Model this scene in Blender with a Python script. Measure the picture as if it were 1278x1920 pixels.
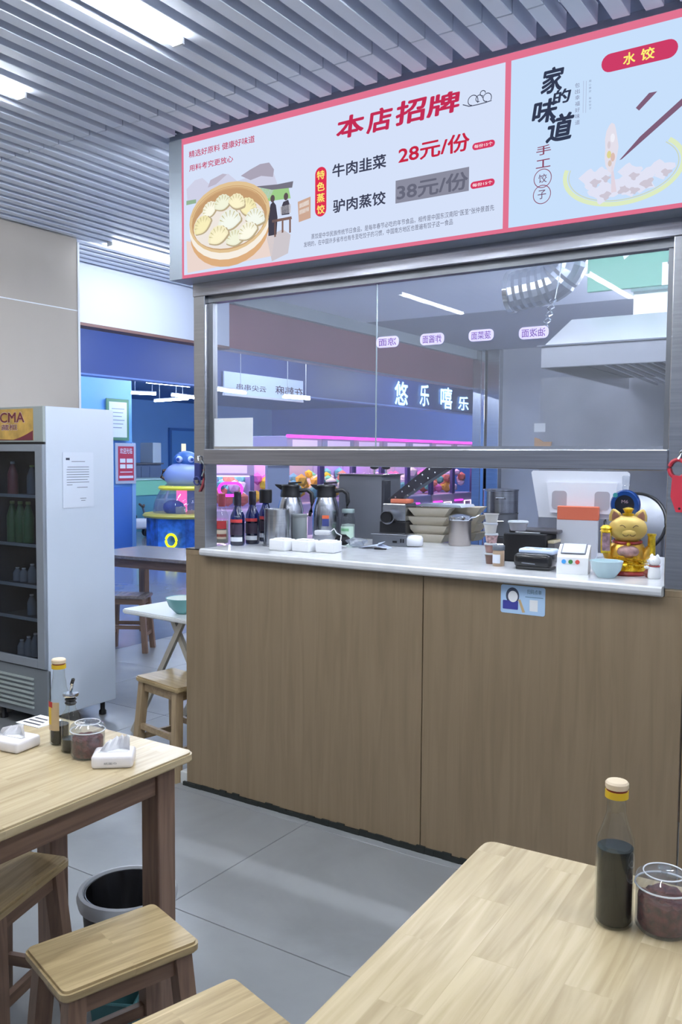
import bpy, bmesh, math, random
from mathutils import Vector, Matrix, Quaternion
random.seed(7)
PI = math.pi
for o in list(bpy.data.objects): bpy.data.objects.remove(o)
SC = bpy.context.scene
COL = SC.collection

# ------------------------------------------------------------------ camera
CAM_F = 1642.76
CR = Vector((0.8357, 0.5491, 0.0067))           # right
YAW, PITCH, ROLL = -0.58118, -0.063028, -0.0067563
_f = Vector((math.sin(YAW)*math.cos(PITCH), math.cos(YAW)*math.cos(PITCH), math.sin(PITCH)))
_r = Vector((math.cos(YAW), -math.sin(YAW), 0)); _d = _f.cross(_r)
CR = _r*math.cos(ROLL) + _d*math.sin(ROLL); CD = _d*math.cos(ROLL) - _r*math.sin(ROLL); CF = _f
CAM = Vector((0, 0, 1.55))
cam = bpy.data.objects.new('camera', bpy.data.cameras.new('camera')); COL.objects.link(cam)
cam.matrix_world = Matrix((( CR.x, -CD.x, -CF.x, CAM.x), (CR.y, -CD.y, -CF.y, CAM.y), (CR.z, -CD.z, -CF.z, CAM.z), (0,0,0,1)))
cam.data.sensor_fit = 'VERTICAL'; cam.data.sensor_height = 36; cam.data.sensor_width = 24
cam.data.lens = CAM_F/1920*36; cam.data.clip_start = .02
SC.camera = cam
def on(u, v, x=None, y=None, z=None):
    """where the line of sight through a pixel meets a real plane of the room"""
    d = CR*((u-639)/CAM_F) + CD*((v-960)/CAM_F) + CF
    t = (x-CAM.x)/d.x if x is not None else (y-CAM.y)/d.y if y is not None else (z-CAM.z)/d.z
    return CAM + d*t

# ------------------------------------------------------------------ world, exposure
w = bpy.data.worlds.new('world'); SC.world = w; w.use_nodes = True
w.node_tree.nodes['Background'].inputs[0].default_value = (.55, .65, .8, 1)
w.node_tree.nodes['Background'].inputs[1].default_value = .25
SC.view_settings.view_transform = 'Standard'; SC.view_settings.look = 'None'
SC.view_settings.exposure = 0.0; SC.view_settings.gamma = 1; SC.view_settings.use_curve_mapping = False
LAMP = 72        # radiance of the linear ceiling lamps
SCREEN = 1.0     # radiance of the lit menu screen
ARC = 120         # radiance of the added unseen arcade lamps

# ------------------------------------------------------------------ materials
def lin(c):
    def g(v):
        v /= 255.0
        return v/12.92 if v <= .04045 else ((v+.055)/1.055)**2.4
    return (g(c[0]), g(c[1]), g(c[2]), 1)
MATS = {}
def mat(name, rgb, rough=.5, metal=0, noise=0, nscale=6, stretch=(1,1,1), bump=0, spec=.5, emit=0, alpha=1, coat=0):
    if name in MATS: return MATS[name]
    m = bpy.data.materials.new(name); m.use_nodes = True; nt = m.node_tree; b = nt.nodes['Principled BSDF']
    b.inputs['Base Color'].default_value = lin(rgb); b.inputs['Roughness'].default_value = rough; b.inputs['Metallic'].default_value = metal
    b.inputs['Specular IOR Level'].default_value = spec; b.inputs['Alpha'].default_value = alpha; b.inputs['Coat Weight'].default_value = coat
    if emit:
        b.inputs['Emission Color'].default_value = lin(rgb); b.inputs['Emission Strength'].default_value = emit
    if noise or bump:
        tc = nt.nodes.new('ShaderNodeTexCoord'); mp = nt.nodes.new('ShaderNodeMapping'); n = nt.nodes.new('ShaderNodeTexNoise')
        mp.inputs['Scale'].default_value = stretch; n.inputs['Scale'].default_value = nscale; n.inputs['Detail'].default_value = 5
        nt.links.new(tc.outputs['Object'], mp.inputs[0]); nt.links.new(mp.outputs[0], n.inputs[0])
        if noise:
            r = nt.nodes.new('ShaderNodeValToRGB')
            a = lin(tuple(max(0, c*(1-noise)) for c in rgb)); c2 = lin(tuple(min(255, c*(1+noise)) for c in rgb))
            r.color_ramp.elements[0].position = .3; r.color_ramp.elements[1].position = .7
            r.color_ramp.elements[0].color = a; r.color_ramp.elements[1].color = c2
            nt.links.new(n.outputs[0], r.inputs[0]); nt.links.new(r.outputs[0], b.inputs['Base Color'])
            if emit: nt.links.new(r.outputs[0], b.inputs['Emission Color'])
        if bump:
            bp = nt.nodes.new('ShaderNodeBump'); bp.inputs['Strength'].default_value = bump; bp.inputs['Distance'].default_value = .004
            nt.links.new(n.outputs[0], bp.inputs['Height']); nt.links.new(bp.outputs[0], b.inputs['Normal'])
    MATS[name] = m; return m
def glow(name, rgb, s):
    if name in MATS: return MATS[name]
    m = bpy.data.materials.new(name); m.use_nodes = True; nt = m.node_tree
    nt.nodes.remove(nt.nodes['Principled BSDF']); e = nt.nodes.new('ShaderNodeEmission')
    e.inputs[0].default_value = lin(rgb); e.inputs[1].default_value = s
    nt.links.new(e.outputs[0], nt.nodes['Material Output'].inputs[0]); MATS[name] = m; return m
def screen(name, rgb, k=1.0):
    return glow('screen_'+name, rgb, SCREEN*k)
def glass(name, tint=(235,240,245), refl=.06, rough=.0, film=0):
    """thin clear sheet: see-through with a mirror part, optional pale diffuse film"""
    if name in MATS: return MATS[name]
    m = bpy.data.materials.new(name); m.use_nodes = True; nt = m.node_tree
    nt.nodes.remove(nt.nodes['Principled BSDF'])
    t = nt.nodes.new('ShaderNodeBsdfTransparent'); t.inputs[0].default_value = lin(tint)
    g = nt.nodes.new('ShaderNodeBsdfGlossy'); g.inputs['Roughness'].default_value = rough
    lw = nt.nodes.new('ShaderNodeLayerWeight'); lw.inputs[0].default_value = .5
    pw_ = nt.nodes.new('ShaderNodeMath'); pw_.operation = 'POWER'; pw_.inputs[1].default_value = 4.0
    mul = nt.nodes.new('ShaderNodeMath'); mul.operation = 'MULTIPLY_ADD'; mul.inputs[1].default_value = .55; mul.inputs[2].default_value = refl
    mx = nt.nodes.new('ShaderNodeMixShader')
    nt.links.new(lw.outputs['Facing'], pw_.inputs[0]); nt.links.new(pw_.outputs[0], mul.inputs[0]); nt.links.new(mul.outputs[0], mx.inputs[0])
    nt.links.new(t.outputs[0], mx.inputs[1]); nt.links.new(g.outputs[0], mx.inputs[2]); out = mx
    if film:
        d = nt.nodes.new('ShaderNodeBsdfDiffuse'); d.inputs[0].default_value = lin((200,205,215))
        m2 = nt.nodes.new('ShaderNodeMixShader'); m2.inputs[0].default_value = film
        nt.links.new(out.outputs[0], m2.inputs[1]); nt.links.new(d.outputs[0], m2.inputs[2]); out = m2
    nt.links.new(out.outputs[0], nt.nodes['Material Output'].inputs[0]); MATS[name] = m; return m
def wood(name, c1, c2, rough=.4, axis='Y', scale=1.0, stave=0, c3=None):
    """grain along one object axis, optional glued staves"""
    if name in MATS: return MATS[name]
    m = bpy.data.materials.new(name); m.use_nodes = True; nt = m.node_tree; b = nt.nodes['Principled BSDF']; L = nt.links.new
    b.inputs['Roughness'].default_value = rough; b.inputs['Specular IOR Level'].default_value = .45
    tc = nt.nodes.new('ShaderNodeTexCoord'); mp = nt.nodes.new('ShaderNodeMapping')
    s = {'X': (1.6,26,26), 'Y': (26,1.6,26), 'Z': (26,26,1.6)}[axis]
    mp.inputs['Scale'].default_value = [k*scale for k in s]
    n = nt.nodes.new('ShaderNodeTexNoise'); n.inputs['Scale'].default_value = 2.2; n.inputs['Detail'].default_value = 6; n.inputs['Distortion'].default_value = .8
    L(tc.outputs['Object'], mp.inputs[0])
    vec = mp.outputs[0]
    if stave:
        mb = nt.nodes.new('ShaderNodeMapping'); mb.inputs['Rotation'].default_value = (0,0,PI/2 if axis == 'Y' else 0)
        br = nt.nodes.new('ShaderNodeTexBrick'); br.inputs['Scale'].default_value = 1.0
        br.inputs['Brick Width'].default_value = .36; br.inputs['Row Height'].default_value = stave
        br.inputs['Mortar Size'].default_value = .0008; br.inputs['Mortar Smooth'].default_value = .6; br.inputs['Bias'].default_value = 0
        br.inputs['Color1'].default_value = (0,0,0,1); br.inputs['Color2'].default_value = (1,1,1,1); br.inputs['Mortar'].default_value = (.3,.3,.3,1)
        L(tc.outputs['Object'], mb.inputs[0]); L(mb.outputs[0], br.inputs[0])
        ad = nt.nodes.new('ShaderNodeVectorMath'); ad.operation = 'ADD'
        sc = nt.nodes.new('ShaderNodeVectorMath'); sc.operation = 'SCALE'; sc.inputs['Scale'].default_value = 7.0
        L(br.outputs['Color'], sc.inputs[0]); L(mp.outputs[0], ad.inputs[0]); L(sc.outputs[0], ad.inputs[1]); vec = ad.outputs[0]
    L(vec, n.inputs[0])
    r = nt.nodes.new('ShaderNodeValToRGB'); r.color_ramp.elements[0].position = .33; r.color_ramp.elements[1].position = .66
    r.color_ramp.elements[0].color = lin(c1); r.color_ramp.elements[1].color = lin(c2)
    L(n.outputs[0], r.inputs[0]); out = r.outputs[0]
    if stave:
        mx = nt.nodes.new('ShaderNodeMix'); mx.data_type = 'RGBA'; mx.blend_type = 'MULTIPLY'
        r2 = nt.nodes.new('ShaderNodeValToRGB'); r2.color_ramp.elements[0].color = (.87,.84,.80,1); r2.color_ramp.elements[1].color = (1.04,1.03,1.01,1)
        L(br.outputs['Color'], r2.inputs[0]); mx.inputs[0].default_value = 1
        L(out, mx.inputs[6]); L(r2.outputs[0], mx.inputs[7]); out = mx.outputs[2]
    L(out, b.inputs['Base Color'])
    bp = nt.nodes.new('ShaderNodeBump'); bp.inputs['Strength'].default_value = .12; bp.inputs['Distance'].default_value = .002
    L(n.outputs[0], bp.inputs['Height']); L(bp.outputs[0], b.inputs['Normal'])
    MATS[name] = m; return m

WHITE = mat('white_paint', (226,230,236), .5)
STEEL = mat('brushed_steel', (178,180,186), .24, 1, noise=.05, nscale=3, stretch=(1,1,40))
STEELH = mat('brushed_steel_level', (172,174,184), .26, 1, noise=.06, nscale=3, stretch=(1,40,40))
CHROME = mat('chrome', (215,218,224), .12, 1)
DSTEEL = mat('grey_steel', (128,130,136), .35, .8, noise=.06, nscale=4)
BLACK = mat('black_plastic', (24,24,27), .38)
DARK = mat('dark_rubber', (30,34,32), .7)
WPL = mat('white_plastic', (232,234,238), .35)
PAPER = mat('paper', (232,234,238), .8)
GLASSP = glass('glass_pane', (250,251,254), .014, 0, .10)  # diffuse film puts the reflected haze into the pane's own colour
CLEAR = glass('clear_vessel', (246,248,247), .05)
POLY = glass('clear_plastic', (240,242,244), .08, .06, .08)

# ------------------------------------------------------------------ mesh helpers
def box(bm, x0, x1, y0, y1, z0, z1, bev=0, seg=2):
    r = bmesh.ops.create_cube(bm, size=1)
    vs = r['verts']
    for v in vs:
        v.co = Vector((x0+(v.co.x+.5)*(x1-x0), y0+(v.co.y+.5)*(y1-y0), z0+(v.co.z+.5)*(z1-z0)))
    if bev:
        es = list({e for v in vs for e in v.link_edges})
        bmesh.ops.bevel(bm, geom=es, offset=bev, segments=seg, affect='EDGES', profile=.5)
    return bm
def B(*a, **k): return box(bmesh.new(), *a, **k)
def lathe(bm, prof, n=24, c=(0,0,0), sq=1.0):
    rings = []
    for r, z in prof:
        if r < 1e-6: rings.append([bm.verts.new((c[0], c[1], c[2]+z))])
        else: rings.append([bm.verts.new((c[0]+r*math.cos(2*PI*i/n), c[1]+r*sq*math.sin(2*PI*i/n), c[2]+z)) for i in range(n)])
    for a, b in zip(rings, rings[1:]):
        for i in range(n):
            j = (i+1) % n
            if len(a) == 1 and len(b) == 1: continue
            if len(a) == 1: bm.faces.new((a[0], b[j], b[i]))
            elif len(b) == 1: bm.faces.new((a[i], a[j], b[0]))
            else: bm.faces.new((a[i], a[j], b[j], b[i]))
    return bm
def Lz(prof, n=24, c=(0,0,0), sq=1.0): return lathe(bmesh.new(), prof, n, c, sq)
def cyl(bm, r, z0, z1, n=20, c=(0,0), bev=0):
    b = min(bev, r*.5)
    if b: return lathe(bm, [(0,z0),(r-b,z0),(r,z0+b),(r,z1-b),(r-b,z1),(0,z1)], n, (c[0],c[1],0))
    return lathe(bm, [(0,z0),(r,z0),(r,z1),(0,z1)], n, (c[0],c[1],0))
def tube(bm, pts, r, n=8, closed=False, rs=None):
    pts = [Vector(p) for p in pts]; N = len(pts); rings = []
    up = Vector((0,0,1))
    for i, p in enumerate(pts):
        a = pts[(i-1) % N] if (i or closed) else p; b = pts[(i+1) % N] if (i < N-1 or closed) else p
        t = (b-a).normalized() if (b-a).length > 1e-9 else Vector((0,0,1))
        u = t.cross(up)
        if u.length < .05: u = t.cross(Vector((1,0,0)))
        u.normalize(); v = t.cross(u)
        rr = rs[i] if rs else r
        rings.append([bm.verts.new(p+u*rr*math.cos(2*PI*k/n)+v*rr*math.sin(2*PI*k/n)) for k in range(n)])
    for i in range(N if closed else N-1):
        a, b = rings[i], rings[(i+1) % N]
        for k in range(n):
            j = (k+1) % n; bm.faces.new((a[k], a[j], b[j], b[k]))
    if not closed:
        bm.faces.new(rings[0][::-1]); bm.faces.new(rings[-1])
    return bm
def Tb(pts, r, n=8, closed=False, rs=None): return tube(bmesh.new(), pts, r, n, closed, rs)
def prism(bm, poly, a, b, axis='y'):
    """polygon in the plane across an axis, drawn out from a to b"""
    def p3(p, t): return {'y': (p[0], t, p[1]), 'x': (t, p[0], p[1]), 'z': (p[0], p[1], t)}[axis]
    A = [bm.verts.new(p3(p, a)) for p in poly]; Bv = [bm.verts.new(p3(p, b)) for p in poly]
    n = len(poly)
    bm.faces.new(A); bm.faces.new(Bv[::-1])
    for i in range(n): bm.faces.new((A[i], Bv[i], Bv[(i+1) % n], A[(i+1) % n]))
    bmesh.ops.recalc_face_normals(bm, faces=bm.faces)
    return bm
def Pr(poly, a, b, axis='y'): return prism(bmesh.new(), poly, a, b, axis)
def rrect(x0, x1, z0, z1, r, n=5):
    r = min(r, (x1-x0)/2, (z1-z0)/2); out = []
    for cx, cz, a0 in ((x1-r, z1-r, 0), (x0+r, z1-r, 90), (x0+r, z0+r, 180), (x1-r, z0+r, 270)):
        for i in range(n+1):
            a = math.radians(a0+90*i/n); out.append((cx+r*math.cos(a), cz+r*math.sin(a)))
    return out
def ell(cx, cz, rx, rz, n=28, a0=0, a1=2*PI):
    full = abs(a1-a0-2*PI) < 1e-6
    return [(cx+rx*math.cos(a0+(a1-a0)*i/(n if full else n-1)), cz+rz*math.sin(a0+(a1-a0)*i/(n if full else n-1))) for i in range(n)]
def ball(bm, c, r, s=(1,1,1), n=2):
    res = bmesh.ops.create_icosphere(bm, subdivisions=n, radius=r)
    for v in res['verts']: v.co = Vector((c[0]+v.co.x*s[0], c[1]+v.co.y*s[1], c[2]+v.co.z*s[2]))
    return bm
def Ba(c, r, s=(1,1,1), n=2): return ball(bmesh.new(), c, r, s, n)
def obj(name, bm, m, parent=None, loc=(0,0,0), rot=(0,0,0), smooth=False):
    me = bpy.data.meshes.new(name); bm.to_mesh(me); bm.free()
    if smooth:
        for p in me.polygons: p.use_smooth = True
        try: me.set_sharp_from_angle(angle=math.radians(38))
        except Exception: pass
    me.materials.append(m if not isinstance(m, str) else MATS[m])
    o = bpy.data.objects.new(name, me); COL.objects.link(o); o.location = loc; o.rotation_euler = rot
    if parent: o.parent = parent
    return o
def tag(o, label, cat, group=None):
    o['label'] = label; o['category'] = cat
    if group: o['group'] = group
    return o
def thing(name, label, cat, loc=(0,0,0), rz=0, group=None):
    o = bpy.data.objects.new(name, None); COL.objects.link(o); o.location = loc; o.rotation_euler = (0,0,rz)
    o.empty_display_size = .05
    return tag(o, label, cat, group)
def struct(o, label=None):
    o['kind'] = 'structure'
    if label: o['label'] = label
    return o
def dup(o, parent=None, label=None, loc=None, rz=None):
    c = o.copy(); COL.objects.link(c); c.parent = parent
    if label: c['label'] = label
    if loc is not None: c.location = loc
    if rz is not None: c.rotation_euler = (0,0,rz)
    for ch in [k for k in bpy.data.objects if k.parent == o]: dup(ch, c)
    return c
_tc = {}
def text_mesh(body, bold=0.0, ext=.0004):
    cu = bpy.data.curves.new('t', 'FONT'); cu.body = body; cu.size = 1; cu.offset = bold; cu.extrude = 0; cu.resolution_u = 3
    o = bpy.data.objects.new('t', cu); COL.objects.link(o)
    dg = bpy.context.evaluated_depsgraph_get(); dg.update()
    me = bpy.data.meshes.new_from_object(o.evaluated_get(dg)); bpy.data.objects.remove(o); bpy.data.curves.remove(cu)
    return me
def text(body, x0, x1, z0, z1, y, m, parent, name='lettering', bold=.012, mirror=False, shear=0, axis='y', thick=.0006):
    """lettering stretched to fill a rectangle of a standing plane (axis y: faces -y; axis x: faces +x, x0..x1 run along y)"""
    me = text_mesh(body, 0)
    vs = me.vertices
    if not len(vs): return None
    ax, bx_ = min(v.co.x for v in vs), max(v.co.x for v in vs); ay, by = min(v.co.y for v in vs), max(v.co.y for v in vs)
    bm = bmesh.new()
    sh = [(0,0)] if bold < .004 else [(bold*math.cos(PI/4+PI/2*i), bold*math.sin(PI/4+PI/2*i)) for i in range(4)]
    if bold > .018: sh += [(bold*math.cos(PI/2*i), bold*math.sin(PI/2*i)) for i in range(4)]+[(0,0)]
    src = [tuple(v.co) for v in vs]; polys = [tuple(p.vertices) for p in me.polygons]; bpy.data.meshes.remove(me)
    for k_, (ox, oy) in enumerate(sh):
        nv = []
        for q in src:
            s = (q[0]+ox-ax)/max(1e-6, bx_-ax); t = (q[1]+oy-ay)/max(1e-6, by-ay)
            if mirror: s = 1-s
            a = x0+s*(x1-x0)+shear*(t-.5)*(z1-z0); c = z0+t*(z1-z0); e = k_*2e-5*(1 if axis == 'x' else -1)
            nv.append(bm.verts.new({'y': (a, y+e, c), 'x': (y+e, a, c), 'z': (a, c, y)}[axis]))
        for p in polys:
            try: bm.faces.new([nv[q] for q in p])
            except ValueError: pass
    return obj(name, bm, m, parent)

# ================================================================== STRUCTURE
def floor_mat(name, rgb, rough, var=.1):
    m = bpy.data.materials.new(name); m.use_nodes = True; nt = m.node_tree; b = nt.nodes['Principled BSDF']; L = nt.links.new
    b.inputs['Roughness'].default_value = rough
    g = nt.nodes.new('ShaderNodeNewGeometry'); n = nt.nodes.new('ShaderNodeTexNoise'); n.inputs['Scale'].default_value = 1.5; n.inputs['Detail'].default_value = 5
    n.inputs['Distortion'].default_value = .7; n.inputs['Roughness'].default_value = .6
    oi = nt.nodes.new('ShaderNodeObjectInfo'); cb = nt.nodes.new('ShaderNodeCombineXYZ'); mu = nt.nodes.new('ShaderNodeMath'); mu.operation = 'MULTIPLY'; mu.inputs[1].default_value = 40
    ad = nt.nodes.new('ShaderNodeVectorMath'); ad.operation = 'ADD'
    L(oi.outputs['Random'], mu.inputs[0]); L(mu.outputs[0], cb.inputs[2]); L(g.outputs['Position'], ad.inputs[0]); L(cb.outputs[0], ad.inputs[1]); L(ad.outputs[0], n.inputs[0])
    r = nt.nodes.new('ShaderNodeValToRGB'); r.color_ramp.elements[0].position = .15; r.color_ramp.elements[1].position = .85
    r.color_ramp.elements[0].color = lin(tuple(c*(1-var) for c in rgb)); r.color_ramp.elements[1].color = lin(tuple(min(255,c*(1+var)) for c in rgb))
    L(n.outputs[0], r.inputs[0]); L(r.outputs[0], b.inputs['Base Color'])
    mr = nt.nodes.new('ShaderNodeMapRange'); mr.inputs['To Min'].default_value = rough*.96; mr.inputs['To Max'].default_value = rough*1.05
    L(n.outputs[0], mr.inputs[0]); L(mr.outputs[0], b.inputs['Roughness'])
    return m
FLOORM = floor_mat('grey_stone_tile', (138,141,144), .315, .12)
MALLF = floor_mat('mall_floor_tile', (128,136,150), .14, .06)
GROUT = mat('grout', (52,52,52), .9)
fl = struct(obj('floor', B(-24, 3, -3, 22, -.06, -.004), GROUT))
tile_bm = B(-.3985, .3985, -.3985, .3985, -.012, 0, bev=.0012, seg=1)
t0 = obj('floor_tile', tile_bm, FLOORM, fl); tile_me = t0.data; first = True
TX, TY = -2.105, 2.13
for i in range(-4, 4):
    for j in range(-3, 5):
        x, y = TX+.4+.8*i, TY+.4+.8*j
        if first: t0.location = (x, y, 0); first = False
        else:
            c = bpy.data.objects.new('floor_tile', tile_me); COL.objects.link(c); c.location = (x, y, 0); c.parent = fl
# polished mall floor beyond the opening, 0.8 m tiles seen too flat to pick apart
struct(obj('floor_mall', B(-24, TX-.8*4-.002, -3, 22, -.012, 0), MALLF))
struct(obj('floor_kitchen', B(TX-.8*4+.002, 3, TY+.8*5+.002, 22, -.012, 0), MALLF))

# ---- ceiling of hanging slats
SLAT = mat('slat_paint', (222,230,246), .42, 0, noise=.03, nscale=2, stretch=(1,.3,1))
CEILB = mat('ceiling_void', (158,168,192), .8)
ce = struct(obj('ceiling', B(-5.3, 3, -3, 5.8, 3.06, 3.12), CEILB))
def slat(name, y0, y1):
    return B(-.0275, .0275, y0, y1, 2.92, 2.985, bev=.002, seg=1)
JY = 2.625
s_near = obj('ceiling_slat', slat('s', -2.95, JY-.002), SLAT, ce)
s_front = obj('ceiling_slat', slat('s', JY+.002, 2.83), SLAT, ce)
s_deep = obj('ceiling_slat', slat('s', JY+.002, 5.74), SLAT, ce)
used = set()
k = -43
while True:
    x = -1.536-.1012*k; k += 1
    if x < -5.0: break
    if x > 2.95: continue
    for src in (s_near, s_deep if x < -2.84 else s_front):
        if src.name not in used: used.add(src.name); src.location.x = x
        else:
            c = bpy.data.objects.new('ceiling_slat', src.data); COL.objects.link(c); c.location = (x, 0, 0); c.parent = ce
CEIL = mat('ceiling_white', (222,228,240), .8)
KCEIL2 = mat('ceiling_grey', (150,154,166), .8)
struct(obj('ceiling_kitchen', B(-2.8, 1.2, 2.99, 8.08, 2.985, 3.1), CEIL))
struct(obj('ceiling_corridor', B(-5.05, -2.8, 5.76, 8.08, 2.985, 3.05), CEIL))
struct(obj('ceiling_rear', B(-5.05, 1.2, 8.08, 11.2, 2.985, 3.1), KCEIL2))

# ---- left wall: brown clad pier, soffit over the wide opening, red kitchen part
PIER = mat('beige_board', (168,160,151), .5, 0, noise=.03, nscale=1.5, stretch=(1,1,.2))
wl = struct(obj('wall_left', B(-5.4, -4.535, -3, 3.815, 0, 3.0), mat('pier_core', (215,214,210), .7)))
zj = on(75, 570, x=-4.52).z
for z0, z1 in ((0, zj-.004), (zj+.004, 2.918)):
    obj('wall_panel', B(-4.535, -4.52, -3, 3.805, z0, z1, bev=.001, seg=1), PIER, wl)
obj('joint_strip', B(-4.535, -4.5205, -3, 3.805, zj-.0035, zj+.0035), WHITE, wl)
obj('corner_trim', B(-4.54, -4.517, 3.806, 3.822, 0, 2.9), WHITE, wl)
SOFF = mat('soffit_white', (190,200,220), .6)
RED = mat('soffit_red', (128,86,98), .55, 0, noise=.05, nscale=1)
RED2 = mat('soffit_trim', (112,84,84), .6)
GREYB = mat('beam_grey', (150,160,166), .6)
sw = struct(obj('wall_soffit', B(-5.16, -5.05, 3.83, 5.9, 2.50, 3.04), SOFF))
obj('soffit_edge', B(-5.17, -5.045, 3.83, 5.9, 2.478, 2.50), RED2, sw)
sk = struct(obj('wall_soffit_kitchen', B(-5.16, -5.06, 5.905, 11, 2.49, 2.87), RED))
obj('beam', B(-5.16, -5.0, 5.905, 11, 2.87, 2.984), GREYB, sk)
obj('soffit_edge', B(-5.17, -5.05, 5.905, 11, 2.475, 2.49), mat('soffit_metal', (96,108,138), .4), sk)
WGREY = mat('kitchen_wall', (150,154,164), .5, 0, noise=.04, nscale=1.2)
wb = struct(obj('wall_back', B(-5.05, 1.2, 11.0, 11.1, 0, 2.985), WGREY))
for i, (a, b, dy) in enumerate(((-5.05, -4.93, .1), (-4.9, -4.85, .16), (-4.83, -4.66, .12))):
    obj('frame_post', B(a, b, 11.0-dy, 11.0, 0, 2.98, bev=.004), STEEL if i != 1 else CHROME, wb)
struct(obj('wall_kitchen_right', B(.9, 1.0, 3.1, 11, 0, 2.985), WGREY))
struct(obj('wall_right', B(2.9, 3.0, -3, 3.2, 0, 3.06), mat('room_wall', (198,204,218), .6)))
struct(obj('wall_front', B(-5.4, 3.0, -3.1, -3.0, 0, 3.06), mat('room_wall', (198,204,218), .6)))
struct(obj('wall_upper_right', B(-.545, 2.9, 3.11, 3.2, 1.13, 3.06), mat('room_wall', (198,204,218), .6)))

# ---- mall / arcade shell
BULK = mat('bulkhead_blue', (58,78,140), .45)
LBLUE = mat('mall_ceiling_blue', (150,180,225), .6)
AWALL = mat('arcade_wall_blue', (126,178,236), .5, 0, noise=.03, nscale=.6)
AWALL2 = mat('arcade_wall_violet', (116,152,236), .5)
struct(obj('ceiling_mall', B(-8.0, -5.16, -3, 22, 3.0, 3.1), LBLUE))
bk = struct(obj('wall_bulkhead', B(-8.15, -8.0, 2.5, 22, 2.485, 3.0), BULK))
obj('bulkhead_edge', B(-8.16, -7.985, 2.5, 22, 2.465, 2.485), mat('edge_blue', (120,150,215), .4), bk)
struct(obj('ceiling_arcade', B(-17, -8.15, 2.5, 22, 3.0, 3.1), mat('arcade_ceiling', (112,150,205), .6)))
struct(obj('wall_arcade_far', B(-17.1, -17, 2, 22, 0, 3.0), AWALL))
struct(obj('wall_arcade_end', B(-17, -5.16, 21.9, 22, 0, 3.0), AWALL2))
struct(obj('wall_arcade_near', B(-17, -5.4, 2.3, 2.4, 0, 3.0), AWALL))

# ================================================================== LAMPS
LENS = glow('lamp_lens', (244,250,255), LAMP)
LENSE = mat('lamp_case', (222,226,230), .4)
def lamp(x, y0, y1, label, z=2.90, grp='linear ceiling lamps'):
    t = thing('ceiling_lamp', label, 'lamp', (x, (y0+y1)/2, z), 0, grp); h = (y1-y0)/2
    obj('case', B(-.0225, .0225, -h, h, .024, .05), LENSE, t)
    for e in (-1, 1): obj('end_cap', B(-.0225, .0225, e*h-.005, e*h+.005, -.001, .05, bev=.001), LENSE, t)
    obj('lens', B(-.022, .022, -h+.006, h-.006, .0, .024, bev=.004), LENS, t, smooth=True)
    return t
lamp(-2.0925, 0.99, 2.19, 'lit linear ceiling lamp running out of the top edge of the picture')
lamp(-2.902, 0.97, 2.19, 'lit linear ceiling lamp cut by the left edge of the picture')
lamp(-4.42, 3.99, 5.19, 'lit linear ceiling lamp just left of the menu sign, above the white soffit')
off = 'linear ceiling lamp of the dining room, outside the picture'
for x, y in ((-1.334, .99), (-.575, .99), (.943, .99), (-3.661, .97), (-2.088, -1.6), (-.575, -1.6), (.943, -1.6), (-3.661, -1.6), (2.056, .99)):
    lamp(x, y, y+1.2, off)
KL = glow('kitchen_fill_lens', (240,246,255), 140); KL2 = glow('kitchen_fill_lens_rear', (240,246,255), 380)  # for kitchen tubes added out of view to brighten the ceiling there
def tubelamp(name, p0, p1, m, label, cat='lamp', r=.016, grp=None):
    p0, p1 = Vector(p0), Vector(p1); c = (p0+p1)/2; h = (p1-p0)/2
    t = thing(name, label, cat, c, 0, grp)
    obj('tube', Tb([-h, h], r, 8), m, t, smooth=True)
    n = Vector((-h.y, h.x, 0)).normalized()*.02; s = h*1.02
    bm = bmesh.new(); tube(bm, [-s+Vector((0,0,.028)), s+Vector((0,0,.028))], .014, 6); obj('batten', bm, LENSE, t)
    top = (2.985 if c.x > -5.05 else 3.0)-c.z
    if top > .06:
        for f in (-.7, .7): obj('hanger', Tb([h*f+Vector((0,0,.04)), h*f+Vector((0,0,top))], .004, 6), LENSE, t)
    return t
for x, y in ((-1.8, 3.45), (-.4, 3.45), (.2, 5.2), (.2, 7.5), (-1.0, 6.5), (-1.0, 7.3)): tubelamp('tube_lamp', (x-.6, y, 2.58), (x+.6, y, 2.58), KL if y < 4 else KL2, 'added fill tube lamp under the kitchen ceiling, unseen from the dining room', grp='added kitchen fill lamps')

# ================================================================== COUNTER
PANEL = wood('oak_laminate', (128,110,86), (140,121,96), .48, 'Z', .5)
CT = 1.118
cn = thing('service_counter', 'tall brown wood-grain service counter with two front panels', 'counter', (-2.815, 2.981, 0))
seam = -1.576+2.815; RX = -.618+2.815
CL = 1.0965
obj('front_panel', B(0, seam-.002, 0, .02, .02, CL, bev=.001, seg=1), PANEL, cn)
obj('front_panel', B(seam+.002, RX, 0, .02, .02, CL, bev=.001, seg=1), PANEL, cn)
obj('front_panel', B(RX+.006, RX+1.2, 0, .02, .02, CL, bev=.001, seg=1), PANEL, cn)
obj('side_panel', B(0, .02, .022, .86, .02, CL), PANEL, cn)
obj('back_panel', B(.02, RX+.1, .82, .84, .02, CL), mat('counter_core', (110,95,78), .6), cn)
for x0, x1, lab in ((-2.815, -2.703, 'wood cap with dark top edge at the left end of the worktop'), (-.68, .55, 'wood cap with pale top edge right of the worktop end')):
    t = thing('counter_cap', lab, 'counter cap', (x0, 2.981, CL+.0005)); obj('cap_block', B(0, x1-x0, 0, .12, 0, CT-CL-.001), PANEL, t); obj('cap_edge', B(0, x1-x0, 0, .12, CT-CL-.001, CT-CL+.005), mat('dark_edge', (58,48,40), .5) if x0 < -1 else mat('pale_edge', (196,178,150), .4), t)
bm = bmesh.new(); nseg = 90
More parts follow.
